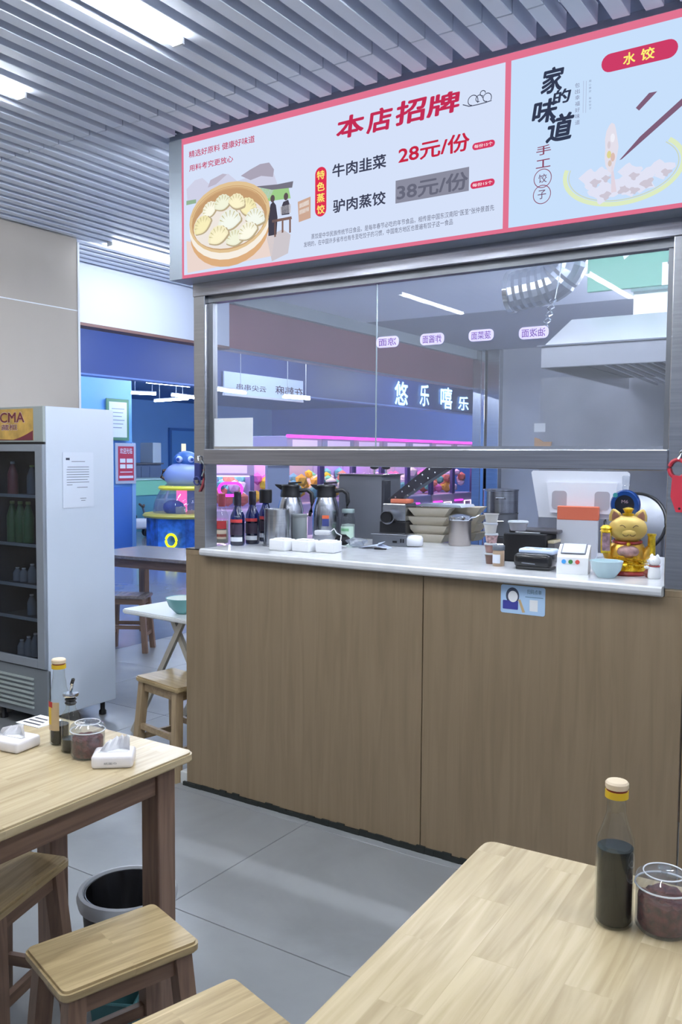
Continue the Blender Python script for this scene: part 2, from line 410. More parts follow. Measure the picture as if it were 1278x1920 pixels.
for i in range(nseg):      # uneven bead of dark sealant at the foot
    a = -.02+i*(RX+1.2)/nseg; b = a+(RX+1.2)/nseg
    box(bm, a, b, -.006-random.random()*.004, .01, 0, .016+random.random()*.013)
obj('sealant_bead', bm, DARK, cn)
WT = mat('white_quartz', (206,208,212), .12, 0, noise=.03, nscale=14, spec=.6)
wt = obj('worktop', Pr([(2.975,1.098),(2.955,1.098),(2.946,1.104),(2.943,1.115),(2.946,1.127),(2.955,1.132),(3.86,1.132),(3.86,1.098)], -2.70, -.683, 'x'), WT)
tag(wt, 'white stone worktop with a rounded nose on the brown counter', 'worktop')
WZ = 1.132
pl = obj('plinth_block', B(-2.862, -2.818, 2.985, 3.03, .0, .06, bev=.004), mat('plinth_white', (210,212,212), .5)); tag(pl, 'small white plinth block at the left foot of the counter', 'plinth')

# ---- service window
wn = struct(thing('window_1', 'steel framed service window above the white worktop', 'window', (-2.757, 2.975, CT)))
del wn['category']
def W(x0, x1, y0, y1, z0, z1, **k): return B(x0+2.757, x1+2.757, y0-2.975, y1-2.975, z0-CT, z1-CT, **k)
obj('frame_post', W(-2.757, -2.690, 2.975, 3.055, CT+.006, 2.335, bev=.003), STEEL, wn)
obj('frame_post', W(-.683, -.55, 2.975, 3.055, CT+.006, 2.335, bev=.003), STEEL, wn)
obj('header', W(-2.757, -.55, 2.97, 3.05, 2.262, 2.335, bev=.003), STEELH, wn)
obj('header_track', W(-2.69, -.683, 3.0, 3.04, 2.235, 2.262), DSTEEL, wn)
obj('middle_rail', W(-2.693, -.68, 2.965, 3.035, 1.511, 1.581, bev=.004), STEELH, wn)
obj('glazing_bead', W(-2.69, -2.668, 3.005, 3.035, 1.581, 2.235), DSTEEL, wn)
obj('glazing_bead', W(-.705, -.683, 3.005, 3.035, 1.581, 2.235), DSTEEL, wn)
obj('glazing_bead', W(-2.668, -.705, 3.005, 3.035, 1.581, 1.592), CHROME, wn)
gx = on(705, 760, y=3.02).x
obj('glass_pane', W(-2.668, gx-.0015, 3.017, 3.021, 1.592, 2.235), GLASSP, wn)
obj('glass_pane', W(gx+.0015, -.705, 3.017, 3.021, 1.592, 2.235), GLASSP, wn)
obj('glass_edge', W(gx-.0015, gx+.0015, 3.016, 3.022, 1.592, 2.235), mat('glass_edge', (150,165,175), .2), wn)

# ---- pill reflections painted as glowing decals, and a frosted sheet, on the glass
PILL = mat('pill_reflection', (216,208,250), .5, emit=.18)
PILLT = mat('pill_reflection_text', (126,86,170), .5)
for body, (u0, v0, u1, v1), lab in (('凉面', (705,653,747,629), 'leftmost of the four lilac pill reflections, two characters, drawn on the glass'),
        ('炸酱面', (787,648,832,623), 'second lilac pill reflection from the left, drawn on the glass'),
        ('菠菜面', (878,641,925,616), 'third lilac pill reflection from the left, drawn on the glass'),
        ('油泼面', (972,637,1028,610), 'rightmost lilac pill reflection drawn on the glass, largest, by the steel hood')):
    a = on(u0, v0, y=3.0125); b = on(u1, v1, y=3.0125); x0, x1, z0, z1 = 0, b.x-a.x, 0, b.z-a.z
    t = tag(obj('pill_reflection', Pr(rrect(x0, x1, z0, z1, .4*z1), 0, .002), PILL, None, (a.x, 3.0125, a.z)), lab, 'sticker', 'pill reflections drawn on the glass')
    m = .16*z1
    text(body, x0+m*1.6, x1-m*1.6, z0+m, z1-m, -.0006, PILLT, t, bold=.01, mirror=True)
a = on(401, 840, y=3.01); b = on(473, 786, y=3.01)
tag(obj('frosted_sheet', B(0, b.x-a.x, 0, .003, 0, b.z-a.z), mat('frosted_film', (214,220,228), .6), None, (a.x, 3.0115, 1.5925)), 'square frosted white sheet in the lower left corner of the glass', 'film')
a = on(909, 811, y=3.01)
# ================================================================== MENU SIGN
SY = 2.863; SX0 = -2.794; SZ0 = 2.321; STOP = 2.916
sg = thing('menu_sign', 'wide lit menu screen with red border above the service window', 'sign', (SX0, SY, SZ0))
def S(u, v): p = on(u, v, y=SY); return (p.x-SX0, p.z-SZ0)
SW = .75-SX0
obj('casing', B(0, SW, .006, .13, 0, STOP-SZ0+.03), mat('sign_case', (150,160,176), .35, .4), sg)
obj('frame_strip', B(0, S(341,400)[0], .0, .006, 0, STOP-SZ0), mat('sign_frame', (150,160,172), .4, .4), sg)
LZ = [0]
def flat(poly, rgb, layer, name, k=1.0, mname=None):
    y = -.0007*layer
    return obj(name, Pr(poly, y-.0004, y+.0003), screen(mname or ('%d_%d_%d_%d' % (rgb[0], rgb[1], rgb[2], int(k*100))), rgb, k), sg)
REDP = (226,92,122); H = STOP-SZ0
xl = S(341,400)[0]; xd0 = S(947.5,120)[0]; xd1 = S(958.5,118)[0]
flat([(xl,0),(SW,0),(SW,H),(xl,H)], (226,116,146), 0, 'screen_border')
bw = .012
flat([(xl+bw,.014),(xd0,.014),(xd0,H-.026),(xl+bw,H-.026)], (214,226,250), 1, 'screen_left')
flat([(xd1,.014),(SW-.02,.014),(SW-.02,H-.026),(xd1,H-.026)], (200,224,252), 1, 'screen_right')
def px(*uv): return [S(*p) for p in uv]
def st(body, u0, v0, u1, v1, rgb, bold=.012, layer=4, shear=0, k=1.0):
    a = S(u0, v0); b = S(u1, v1)
    return text(body, a[0], b[0], a[1], b[1], -.0007*layer, screen('%d_%d_%d_%d' % (rgb[0], rgb[1], rgb[2], int(k*100)), rgb, k), sg, bold=bold, shear=shear)
CRIM = (196,52,96); INK = (62,66,88)
# picture: bamboo steamer with dumplings, ink hills, stall
BANDS = []
flat(px((350,355),(366,338),(380,334),(392,345),(412,330),(428,326),(445,340),(468,331),(490,318),(512,322),(520,345),(505,372),(430,392),(352,380)), (208,210,232), 2, 'printed_hills')
flat(px((452,330),(470,318),(488,308),(505,305),(514,318),(512,332),(490,330),(470,338)), (172,166,184), 3, 'printed_hill')
flat(px((395,338),(418,326),(426,327),(405,346),(390,352)), (190,184,202), 3, 'printed_hill')
flat(px((350,377),(368,374),(368,381),(350,385)), (150,180,150), 3, 'printed_leaf')
flat(px((488,352),(540,346),(545,372),(500,378)), (160,206,140), 2, 'printed_tree')
flat(px((478,350),(520,346),(550,340),(548,352),(510,356)), (120,118,132), 3, 'printed_roof')
flat(px((350,452),(440,470),(500,440),(515,445),(510,480),(352,512)), (236,216,208), 2, 'printed_table')
flat(px((500,445),(530,430),(545,440),(540,475),(510,490)), (206,200,206), 2, 'printed_ground')
c = S(429, 408); e1 = S(507, 397); e2 = S(425, 343)
rx = e1[0]-c[0]; rz = e2[1]-c[1]
flat(ell(c[0], c[1]-.055, rx*.98, rz*1.02), (222,176,130), 3, 'printed_basket_side')
flat(ell(c[0], c[1]-.028, rx*1.0, rz), (248,240,228), 4, 'printed_basket_band')
flat(ell(c[0], c[1], rx, rz), (226,196,150), 5, 'printed_basket_rim')
flat(ell(c[0], c[1]-.008, rx*.93, rz*.86), (198,158,116), 6, 'printed_basket_wall')
flat(ell(c[0], c[1]-.026, rx*.88, rz*.70), (240,232,224), 7, 'printed_basket_base')
for k_ in (.95, .91, .885):
    arc_ = [(c[0]+rx*k_*1.0*math.cos(t_), c[1]-.004+rz*(k_-.05)*math.sin(t_)) for t_ in [PI*(.08+.84*i/20) for i in range(21)]]
    BANDS.append((arc_, k_))
def dump(u, v, r, a, col, lay):
    cx, cz = S(u, v); ca, sa = math.cos(a), math.sin(a)
    def tr(pts): return [(cx+p[0]*ca-p[1]*sa, cz+p[0]*sa+p[1]*ca) for p in pts]
    top = [(r*(1+.05*(i % 2))*math.cos(PI*i/16), r*.95*(1+.06*(i % 2))*math.sin(PI*i/16)) for i in range(17)]
    bot = [(-r+2*r*i/8, -.38*r*math.sin(PI*i/8)) for i in range(1, 8)]
    flat(tr([(p[0]*1.06+.004, p[1]*1.05-.006) for p in top+bot]), (188,172,140), lay, 'printed_dumpling_underside')
    flat(tr(top+bot), col, lay+1, 'printed_dumpling')
    flat(tr([(p[0]*.78, p[1]*.62-.04*r) for p in top+bot]), tuple(min(255, c_+8) for c_ in col), lay+2, 'printed_dumpling_belly')
    for q in (30, 55, 80, 105, 130, 152):
        t_ = math.radians(q); d = (math.cos(t_), math.sin(t_)); n_ = (-d[1]*r*.045, d[0]*r*.045)
        flat(tr([(d[0]*r*.5, d[1]*r*.45), (d[0]*r*.93+n_[0], d[1]*r*.9+n_[1]), (d[0]*r*.93-n_[0], d[1]*r*.9-n_[1])]), (204,196,150), lay+3, 'printed_pleat')
DC = [(246,244,226), (236,238,214), (246,238,200), (242,232,182), (238,242,232)]
for i, (u, v, r, a) in enumerate(((396,398,.044,.5),(420,386,.046,.2),(446,384,.044,-.3),(464,394,.05,-.5),(480,414,.05,-.2),(468,440,.05,.3),(442,452,.048,.1),(412,448,.055,.25),(384,428,.05,.5),(432,420,.06,.1))):
    dump(u, v, r, a, DC[i % 5], 8+4*(i % 3))
for pts, col, nm in ((((508,384),(513,378),(518,385),(521,408),(519,440),(504,443),(504,405)), (70,68,82), 'printed_robe'), (((532,379),(541,375),(545,388),(543,402),(529,404),(528,390)), (74,72,86), 'printed_robe'),
        (((526,388),(546,383),(546,399),(527,403)), (206,206,216), 'printed_steam'),
        (((511,413),(547,406),(548,411),(511,418)), (130,104,98), 'printed_stall'), (((515,418),(518,417),(518,444),(515,445)), (130,100,92), 'printed_leg'), (((529,415),(532,414),(532,436),(529,437)), (130,100,92), 'printed_leg'), (((543,411),(546,411),(546,436),(543,437)), (130,100,92), 'printed_leg'),
        (((559,379),(583,369),(583,409),(561,417)), (206,170,150), 'printed_shelf'), (((562,383),(580,375),(580,384),(562,391)), (236,228,222), 'printed_shelf_board'), (((562,395),(580,388),(580,396),(562,403)), (230,220,214), 'printed_shelf_board')):
    flat(px(*pts), col, 5, nm)
for u, v in ((512,373), (537,369)): cx_, cz_ = S(u, v); flat(ell(cx_, cz_, .011, .015, 12), (96,84,88), 6, 'printed_head')
st('精选好原料 健康好味道', 355, 297, 478, 253.5, CRIM)
st('用料考究更放心', 355.6, 322.5, 437.5, 291, CRIM)
for ch, b in (('本',(633,262,682,211)), ('店',(690,251,734,199)), ('招',(744,236,797,181)), ('牌',(803,221,861,169))):
    st(ch, *b, (196,46,86), bold=.03, shear=.12)
st('牛肉韭菜', 624, 334, 724, 288.5, INK, .022); st('驴肉蒸饺', 625, 400, 723, 358, INK, .022)
st('28元/份', 748, 308, 880, 247.6, (200,40,70), .022)
a = S(741.6, 382); b = S(879.6, 313)
flat([(a[0],a[1]),(b[0],a[1]),(b[0],b[1]),(a[0],b[1])], (140,142,160), 3, 'grey_block')
st('38元/份', 745, 377, 877, 321, (104,106,124), .022)
for (u0,v0,u1,v1) in ((885.5,283,928,261), (882,355.5,927.5,334)):
    a = S(u0, v0); b = S(u1, v1)
    flat(rrect(a[0], b[0], a[1], b[1], .05), (214,60,100), 3, 'red_pill')
    st('每份15个', u0+4, v0-4, u1-4, v1+4.5, (255,240,246), .012, 5)
a = S(591, 408); b = S(612.5, 311)
flat(rrect(a[0], b[0], a[1], b[1], .03), (222,52,84), 3, 'red_pill')
for i, ch in enumerate('特色蒸饺'):
    v1 = 319+i*21.5; st(ch, 595, v1+19, 609, v1, (255,240,120), .02, 5)
a = S(584, 449.5); b = S(926.5, 398)
SMALL = screen('small_ink', (96,98,120))
text('蒸饺是中华民族传统节日食品，是每年春节必吃的年节食品，相传是中国东汉南阳“医圣”张仲景首先', a[0], b[0], a[1], a[1]+.021, -.0028, SMALL, sg, bold=0)
a2 = S(570, 464.5); b2 = S(849, 424)
text('发明的，在中国许多省市也有冬至吃饺子的习惯，中国南方地区也普遍有饺子这一食品', a2[0], b2[0], a2[1], a2[1]+.021, -.0028, SMALL, sg, bold=0)
def curl(u, v, r, a0, a1, col=INK, layer=5, wd=.0028):
    cx, cz = S(u, v); n = 16
    pts = [(cx+(r*(1-.35*i/n))*math.cos(a0+(a1-a0)*i/n), cz+(r*(1-.35*i/n))*math.sin(a0+(a1-a0)*i/n)) for i in range(n+1)]
    return band(pts, wd, col, layer, 'printed_cloud')
def band(pts, wd, col, layer, name):
    bm = bmesh.new(); L_, R_ = [], []
    for i, p in enumerate(pts):
        a = pts[max(0,i-1)]; b = pts[min(len(pts)-1,i+1)]; d = Vector((b[0]-a[0], b[1]-a[1])).normalized(); nn = Vector((-d.y, d.x))*wd/2
        y = -.0007*layer
        L_.append(bm.verts.new((p[0]+nn.x, y, p[1]+nn.y))); R_.append(bm.verts.new((p[0]-nn.x, y, p[1]-nn.y)))
    for i in range(len(pts)-1): bm.faces.new((L_[i], L_[i+1], R_[i+1], R_[i]))
    return obj(name, bm, screen('%d_%d_%d_100' % col, col), sg)
for arc_, k_ in BANDS: band(arc_, .003, (206,166,122), 7, 'printed_bamboo_strip')
curl(886,190,.022,-.5,4.6); curl(898,186,.014,0,5); curl(913,184,.018,-.6,4.8); curl(905,176,.011,0,5)
band(px((868,197),(880,200),(895,197),(910,193),(922,189)), .003, INK, 5, 'printed_cloud')
# right screen
a = S(1127, 139); b = S(1271, 69.5); a = S(1127,140); z0 = S(1200,122)[1]; z1 = S(1200,86.5)[1]
zb = S(1150,134)[1]; zt = S(1250,75)[1]
flat(rrect(a[0], S(1271,90)[0], zb, zt, .03), (206,62,104), 3, 'red_pill')
st('水', 1168.6, 123.5, 1191, 96.5, (255,244,120), .025, 5); st('饺', 1201.7, 115, 1227, 87.5, (255,244,120), .025, 5)
for ch, b in (('家',(1017,178,1056,123)), ('的',(1038,197,1069,165)), ('味',(1000,234,1044,183)), ('道',(1027,268,1074,210))):
    st(ch, *b, (52,60,84), bold=.03, shear=.15)
RD2 = (140,70,96)
st('手', 1005.6, 293, 1033, 270.5, RD2, .012); st('工', 1005, 317, 1032, 297, RD2, .012)
for ch, (u, v) in (('饺',(1017.4,334.8)), ('子',(1016,365))):
    cx, cz = S(u, v); r = .030
    band([(cx+r*math.cos(2*PI*i/28), cz+r*math.sin(2*PI*i/28)) for i in range(29)], .0025, RD2, 4, 'printed_ring')
    st(ch, u-8, v+9.5, u+8, v-9.5, (110,70,100), .004, 4)
for i, ch in enumerate('包出幸福好味道'):
    v = 155+i*11.6; st(ch, 1078, v+10.5, 1087, v, (128,132,160), 0)
for u, n in ((1094,9), (1099,8)):
    band(px((u,152),(u-1,212)), .0015, (176,186,214), 3, 'printed_line')
for i, ch in enumerate('用心做好 每份饺子'):
    if ch != ' ': v = 150+i*6.4; st(ch, 1104, v+5.2, 1108.5, v, (130,140,168), 0)
CH = (128,96,122)
flat(px((1192,203),(1198,208),(1232,172),(1217,175)), CH, 5, 'printed_chopstick')
flat(px((1161.5,301),(1166,299),(1300,180),(1300,166),(1200,257)), CH, 6, 'printed_chopstick')
cx, cz = S(1166, 318); rx2 = S(1281,300)[0]-cx; rz2 = .105
arc = [(cx+rx2*math.cos(t), cz+rz2*math.sin(t)) for t in [math.radians(-195+i*(235/40)) for i in range(41)]]
band(arc, .014, (222,236,196), 3, 'printed_plate_rim')
band([(cx+(p[0]-cx)*.93, cz+(p[1]-cz)*.9) for p in arc], .003, (206,216,190), 4, 'printed_plate_line')
for u, v, r, a in ((1108,338,.05,.2),(1128,362,.05,-.3),(1160,350,.05,1.2),(1180,352,.045,.6),(1206,338,.06,-.7),(1240,318,.045,.4),(1128,330,.04,.1),(1180,325,.045,.2)):
    cx_, cz_ = S(u, v)
    pts = [(cx_+r*(.7+.3*math.sin(3*t+a*5))*math.cos(t+a), cz_+r*.75*(.8+.2*math.cos(4*t+a))*math.sin(t+a)) for t in [2*PI*i/18 for i in range(18)]]
    flat(pts, (226,228,246), 4, 'printed_dumpling')
    flat([(cx_+(p[0]-cx_)*.45+.014, cz_+(p[1]-cz_)*.4-.012) for p in pts], (206,200,214), 5, 'printed_shade_fold')
cx_, cz_ = S(1146, 278)
flat([(cx_+.021*math.sin(t)*(1+.12*math.sin(5*t)), cz_+.078*math.cos(t)) for t in [2*PI*i/16 for i in range(16)]], (228,224,236), 6, 'printed_filling')
[flat(ell(cx_+a_, cz_+b_, r1, r2, 10), col_, 7, 'printed_filling') for a_, b_, r1, r2, col_ in ((-.006,-.02,.007,.012,(222,214,150)), (.006,-.03,.007,.014,(220,190,180)), (-.003,-.048,.006,.01,(214,196,186)), (.004,.03,.007,.014,(240,240,250)), (-.007,.01,.005,.012,(214,206,216)))]
flat(px((1147,305),(1150,318),(1156,360),(1146,362),(1146,330)), (226,214,226), 6, 'printed_drip')

# ================================================================== DINING FURNITURE
TOPW = wood('rubberwood_top', (180,163,130), (206,190,157), .26, 'Y', .8, stave=.075)
TOPX = wood('rubberwood_seat', (162,142,106), (198,178,138), .28, 'Y', 1.0, stave=.09)
LEGW = wood('brown_wood', (112,88,74), (138,112,94), .42, 'Z', .9)
RAILW = wood('brown_wood_rail', (110,86,72), (134,108,90), .42, 'X', .9)
RAILY = wood('brown_wood_side', (110,86,72), (134,108,90), .42, 'Y', .9)
DTOP = wood('dark_table_top', (120,112,112), (140,132,130), .2, 'X', .6)
PALEL = wood('pale_leg_wood', (150,128,100), (176,154,122), .42, 'Z', .9)
PALER = wood('pale_rail_wood', (146,124,96), (170,148,116), .42, 'X', .9)
def slab(x, y, z0, z1, r, bev=.004):
    bm = Pr(rrect(-x, x, -y, y, r), z0, z1, 'z')
    es = [e for e in bm.edges if abs(e.verts[0].co.z-e.verts[1].co.z) < 1e-6]
    bmesh.ops.bevel(bm, geom=es, offset=bev, segments=2, affect='EDGES'); return bm
def table(label, loc, rz, w=.58, l=1.2, h=.75, top=TOPW, legm=LEGW, grp='wooden dining tables', railx=RAILW, raily=RAILY):
    t = thing('dining_table', label, 'table', (loc[0], loc[1], 0), rz, grp)
    obj('table_top', slab(w/2, l/2, h-.026, h, .028, .005), top, t, smooth=True)
    ix, iy, s = w/2-.04, l/2-.04, .032
    for sx in (-1, 1):
        for sy in (-1, 1):
            obj('leg', B(sx*(ix-s)-s, sx*(ix-s)+s, sy*(iy-s)-s, sy*(iy-s)+s, 0, h-.027, bev=.004), legm, t)
        obj('apron', B(sx*(ix-.02)-.01, sx*(ix-.02)+.01, -iy+2*s+.001, iy-2*s-.001, h-.10, h-.027), raily, t)
        obj('apron', B(-ix+2*s+.001, ix-2*s-.001, sx*(iy-.02)-.01, sx*(iy-.02)+.01, h-.10, h-.027), railx, t)
    return t
table('light wood dining table on the left with sauces and tissues on it', (-1.89, 1.135), math.radians(.6))
th = math.radians(2.6); cx0, cy0 = -.728, 1.672
ccx = cx0+math.cos(th)*.29+math.sin(th)*.6; ccy = cy0+math.sin(th)*.29-math.cos(th)*.6
table('light wood dining table in the right foreground with one dark sauce bottle', (ccx, ccy), th)
table('dark topped table far back beside the white fridge', (-5.14, 5.22), math.radians(90+5), w=.72, l=1.14, top=DTOP)

def bar(p, q, w, h):
    """square bar between two points"""
    bm = bmesh.new(); p, q = Vector(p), Vector(q); d = (q-p).normalized()
    u = d.cross(Vector((0,0,1)))
    if u.length < .05: u = Vector((1,0,0))
    u.normalize(); v = u.cross(d)
    vs = [[bm.verts.new(c+u*a*w/2+v*b*h/2) for a, b in ((-1,-1),(1,-1),(1,1),(-1,1))] for c in (p, q)]
    bm.faces.new(vs[0][::-1]); bm.faces.new(vs[1])
    for i in range(4): bm.faces.new((vs[0][i], vs[0][(i+1)%4], vs[1][(i+1)%4], vs[1][i]))
    bmesh.ops.recalc_face_normals(bm, faces=bm.faces); return bm
def stool(label, loc, rz, top=TOPX, legm=LEGW, w=.225, l=.325, h=.45, rail=None, raily=None):
    rail = rail or RAILW; raily = raily or RAILY
    t = thing('wooden_stool', label, 'stool', (loc[0], loc[1], 0), rz, 'wooden stools')
    obj('seat', slab(w/2, l/2, h-.026, h, .02, .006), top, t, smooth=True)
    F = {}
    for sx in (-1, 1):
        for sy in (-1, 1):
            a = Vector((sx*(w/2-.032), sy*(l/2-.038), h-.027)); b = Vector((sx*(w/2-.002), sy*(l/2-.006), 0)); F[sx, sy] = (a, b)
            bm = bmesh.new(); s = .02
            vs = [[bm.verts.new((c.x+p*s, c.y+q*s, c.z)) for p, q in ((-1,-1),(1,-1),(1,1),(-1,1))] for c in (b, a)]
            bm.faces.new(vs[0][::-1]); bm.faces.new(vs[1])
            for i in range(4): bm.faces.new((vs[0][i], vs[0][(i+1)%4], vs[1][(i+1)%4], vs[1][i]))
            obj('leg', bm, legm, t)
    def pt(k, z): a, b = F[k]; f = (a.z-z)/a.z; return a+(b-a)*f
    for sx in (-1, 1):
        obj('apron', bar(pt((sx,-1), h-.05), pt((sx,1), h-.05), .016, .044), raily, t)
        obj('stretcher', bar(pt((sx,-1), .2), pt((sx,1), .2), .018, .03), raily, t)
        obj('apron', bar(pt((-1,sx), h-.05), pt((1,sx), h-.05), .016, .044), rail, t)
        obj('stretcher', bar(pt((-1,sx), .14), pt((1,sx), .14), .018, .03), rail, t)
    return t
stool('wooden stool in front of the trash bin, whole seat in view', (-1.473, 1.318), math.radians(-17))
stool('wooden stool cut by the bottom edge of the picture', (-1.106, 1.192), math.radians(-16))
stool('wooden stool pushed under the left dining table', (-1.955, 1.365), math.radians(18.4))
stool('pale weathered wooden stool against the left end of the counter', (-3.035, 3.135), math.radians(-101), legm=PALEL, rail=PALER, raily=PALER, w=.24, l=.36)
stool('dark wooden stool under the far dark table', (-5.2, 4.86), math.radians(-60), top=DTOP)

# folding white table with a bowl on it
ft = thing('folding_table', 'small white folding table behind the stool by the counter', 'table', (-3.25, 3.57, 0), math.radians(-4))
obj('table_top', slab(.40, .24, .675, .70, .03, .006), mat('white_laminate', (226,230,232), .3), ft, smooth=True)
FL = mat('folding_leg', (176,170,158), .4)
for sy in (-1, 1):
    obj('leg', bar((-.36, sy*.19, .0), (.05, sy*.19, .674), .022, .03), FL, ft); obj('leg', bar((.36, sy*.17, .0), (-.05, sy*.17, .674), .022, .03), FL, ft)
obj('cross_bar', bar((-.2, -.185, .26), (-.2, .185, .26), .016, .016), FL, ft)
p = on(343, 1149, z=.702)
TEAL = mat('teal_glaze', (120,178,180), .2)
bw_ = thing('bowl', 'pale teal bowl on the white folding table', 'bowl', (p.x, p.y, .70))
obj('bowl_body', Lz([(0,.004),(.035,.0),(.04,.004),(.075,.04),(.093,.085),(.089,.085),(.072,.044),(.03,.012),(0,.012)], 28), TEAL, bw_, smooth=True)
obj('bowl_lining', Lz([(0,.052),(.05,.052),(.076,.05),(.0875,.083),(.0865,.083),(.074,.049),(.0,.05)], 24), mat('bowl_white', (220,232,228), .3), bw_, smooth=True)

# trash bin and teal basin
p = on(241, 1672, z=.30)
bn = thing('trash_bin', 'round grey trash bin lined with a black bag under the left table', 'bin', (p.x-.02, p.y+.015, 0))
obj('bin_body', Lz([(0,0),(.105,0),(.108,.004),(.128,.27),(.124,.27),(.104,.008),(0,.008)], 28), mat('bin_dark', (40,40,44), .5), bn, smooth=True)
obj('bin_rim', Lz([(.121,.262),(.138,.262),(.143,.285),(.138,.302),(.127,.304),(.121,.29),(.121,.262)], 32), mat('bin_rim', (186,190,196), .35), bn, smooth=True)
bm = bmesh.new(); lathe(bm, [(0,.08),(.06,.09),(.10,.16),(.119,.25),(.1205,.298),(.117,.297),(.09,.2),(.05,.13),(0,.12)], 36)
for v in bm.verts:
    a = math.atan2(v.co.y, v.co.x); rr = math.hypot(v.co.x, v.co.y)
    if rr > .01 and rr < .112: f = 1+.10*math.sin(7*a+v.co.z*40)+.06*math.sin(13*a); v.co.x *= f; v.co.y *= f; v.co.z += .015*math.sin(5*a)
obj('bin_bag', bm, mat('bin_bag', (20,20,23), .25), bn, smooth=True)
p = on(232, 1868, z=0)
bs = thing('plastic_basket', 'teal plastic basket standing behind the whole wooden stool', 'basket', (p.x+.09, p.y-.10, 0), math.radians(-17))
TQ = mat('teal_plastic', (74,120,124), .4)
bm = Lz([(0,0),(.07,0),(.084,.10),(.080,.10),(.067,.006),(0,.006)], 4); obj('basket_body', bm, TQ, bs)
obj('basket_rim', Tb([(.086*math.cos(PI/2*i), .086*math.sin(PI/2*i), .10) for i in range(4)], .005, 6, True), TQ, bs)

# ---- bottles and jars on the tables
SOY = mat('soy_sauce', (22,24,24), .12); CORK = mat('cap_cream', (226,206,178), .5); YEL = mat('cap_yellow', (212,176,40), .4)
CHILI = mat('chili_flakes', (84,36,34), .6, 0, noise=.35, nscale=90, bump=.8)
def sauce_bottle(label, loc, h, r, lvl, brand=False):
    t = thing('sauce_bottle', label, 'bottle', loc, 0, 'sauce bottles on the dining tables')
    k = h/.25
    prof = [(0,.003),(r-.004,0),(r,.005),(r,.135*k),(r*.97,.15*k),(r*.75,.168*k),(.019,.185*k),(.0165,.195*k),(.0155,.222*k),(.0165,.224*k),(.013,.224*k)]
    obj('glass_body', Lz(prof, 28), CLEAR, t, smooth=True)
    obj('sauce', Lz([(0,.006),(r-.006,.004),(r-.0025,.009),(r-.0025,lvl),(0,lvl)], 28), SOY, t, smooth=True)
    obj('cap_ring', Lz([(.0165,.222*k),(.0195,.222*k),(.0195,.234*k),(.0165,.234*k)], 24), YEL, t, smooth=True)
    obj('cap_band', Lz([(.0,.234*k),(.0175,.234*k),(.0175,.2375*k),(0,.2375*k)], 24), mat('cap_red', (120,40,30), .5), t, smooth=True)
    obj('cap', Lz([(0,.2375*k),(.0185,.2375*k),(.0195,.240*k),(.0195,.247*k),(.017,.25*k),(0,.25*k)], 24), CORK, t, smooth=True)
    if brand:
        def lab(name, a0, a1, z0, z1, m, e=.0006):
            bm = bmesh.new(); n = 14; lo, hi = [], []
            for i in range(n+1):
                a = a0+(a1-a0)*i/n; lo.append(bm.verts.new(((r+e)*math.cos(a), (r+e)*math.sin(a), z0))); hi.append(bm.verts.new(((r+e)*math.cos(a), (r+e)*math.sin(a), z1)))
            for i in range(n): bm.faces.new((lo[i], lo[i+1], hi[i+1], hi[i]))
            return obj(name, bm, m, t)
        a = math.radians(-86)
        l = lab('label', a-.8, a+.8, .045*k, .128*k, mat('label_pale', (196,170,130), .6))
        lab('label_red', a-.8, a+.1, .112*k, .129*k, mat('label_red', (176,44,44), .6), .0009); lab('label_yellow', a-.8, a-.05, .062*k, .113*k, mat('label_yellow', (222,186,60), .6), .0009)
    return t
p = on(1143, 1739, z=.75); sauce_bottle('tall glass bottle of dark sauce on the right table, no label', (p.x, p.y+.02, .75), .250, .0325, .135)
p = on(101, 1397, z=.75); sauce_bottle('nearly empty glass sauce bottle with red and yellow label on the left table', (p.x, p.y+.02, .75), .238, .027, .055, True)
def spice_jar(label, loc, r, h, bag=False):
    t = thing('chili_jar', label, 'jar', loc, 0, 'chili jars on the dining tables')
    obj('jar_body', Lz([(0,.002),(r-.006,0),(r,.008),(r,h*.66),(r*.97,h*.7),(r*.94,h*.72)], 32), POLY, t, smooth=True)
    bm = Lz([(0,.006),(r-.008,.005),(r-.004,.012),(r-.004,h*.50),(r*.8,h*.55),(r*.4,h*.5),(0,h*.56)], 32)
    for v in bm.verts:
        if v.co.z > h*.4: v.co.z += random.uniform(-.004,.004)
    obj('chili_flakes', bm, CHILI, t, smooth=True)
    obj('lid', Lz([(r*.99,h*.70),(r*1.03,h*.72),(r*1.03,h*.80),(r*.98,h*.86),(r*.75,h*.92),(r*.72,h*.90),(r*.3,h*.86),(0,h*.86)], 32), POLY, t, smooth=True)
    obj('lid_rim', Tb([(r*1.02*math.cos(2*PI*i/32), r*1.02*math.sin(2*PI*i/32), h*.72) for i in range(32)], .0016, 6, True), mat('lid_edge', (222,226,232), .2), t, smooth=True)
    obj('lid_ridge', Tb([(r*.74*math.cos(2*PI*i/32), r*.74*math.sin(2*PI*i/32), h*.92) for i in range(32)], .0013, 6, True), mat('lid_edge', (222,226,232), .2), t, smooth=True)
    obj('knob', Lz([(.006,h*.86),(.005,h*.95),(.011,h*.97),(.011,h),(0,h*1.01)], 16), POLY, t, smooth=True)
    return t
p = on(1229, 1755, z=.75); spice_jar('clear jar of chili flakes beside the tall sauce bottle on the right table', (p.x+.004, p.y+.03, .75), .046, .108)
p = on(150, 1424, z=.75); spice_jar('clear jar of chili flakes behind the tissue pack on the left table', (p.x-.004, p.y+.03, .75), .044, .1)
p = on(127, 1410, z=.75)
t = thing('pour_bottle', 'small glass pour bottle with a steel spout between sauce bottle and chili jar', 'bottle', (p.x, p.y+.012, .75))
obj('glass_body', Lz([(0,.002),(.024,0),(.027,.004),(.026,.085),(.024,.1),(.016,.112),(.013,.118),(.013,.13)], 24), CLEAR, t, smooth=True)
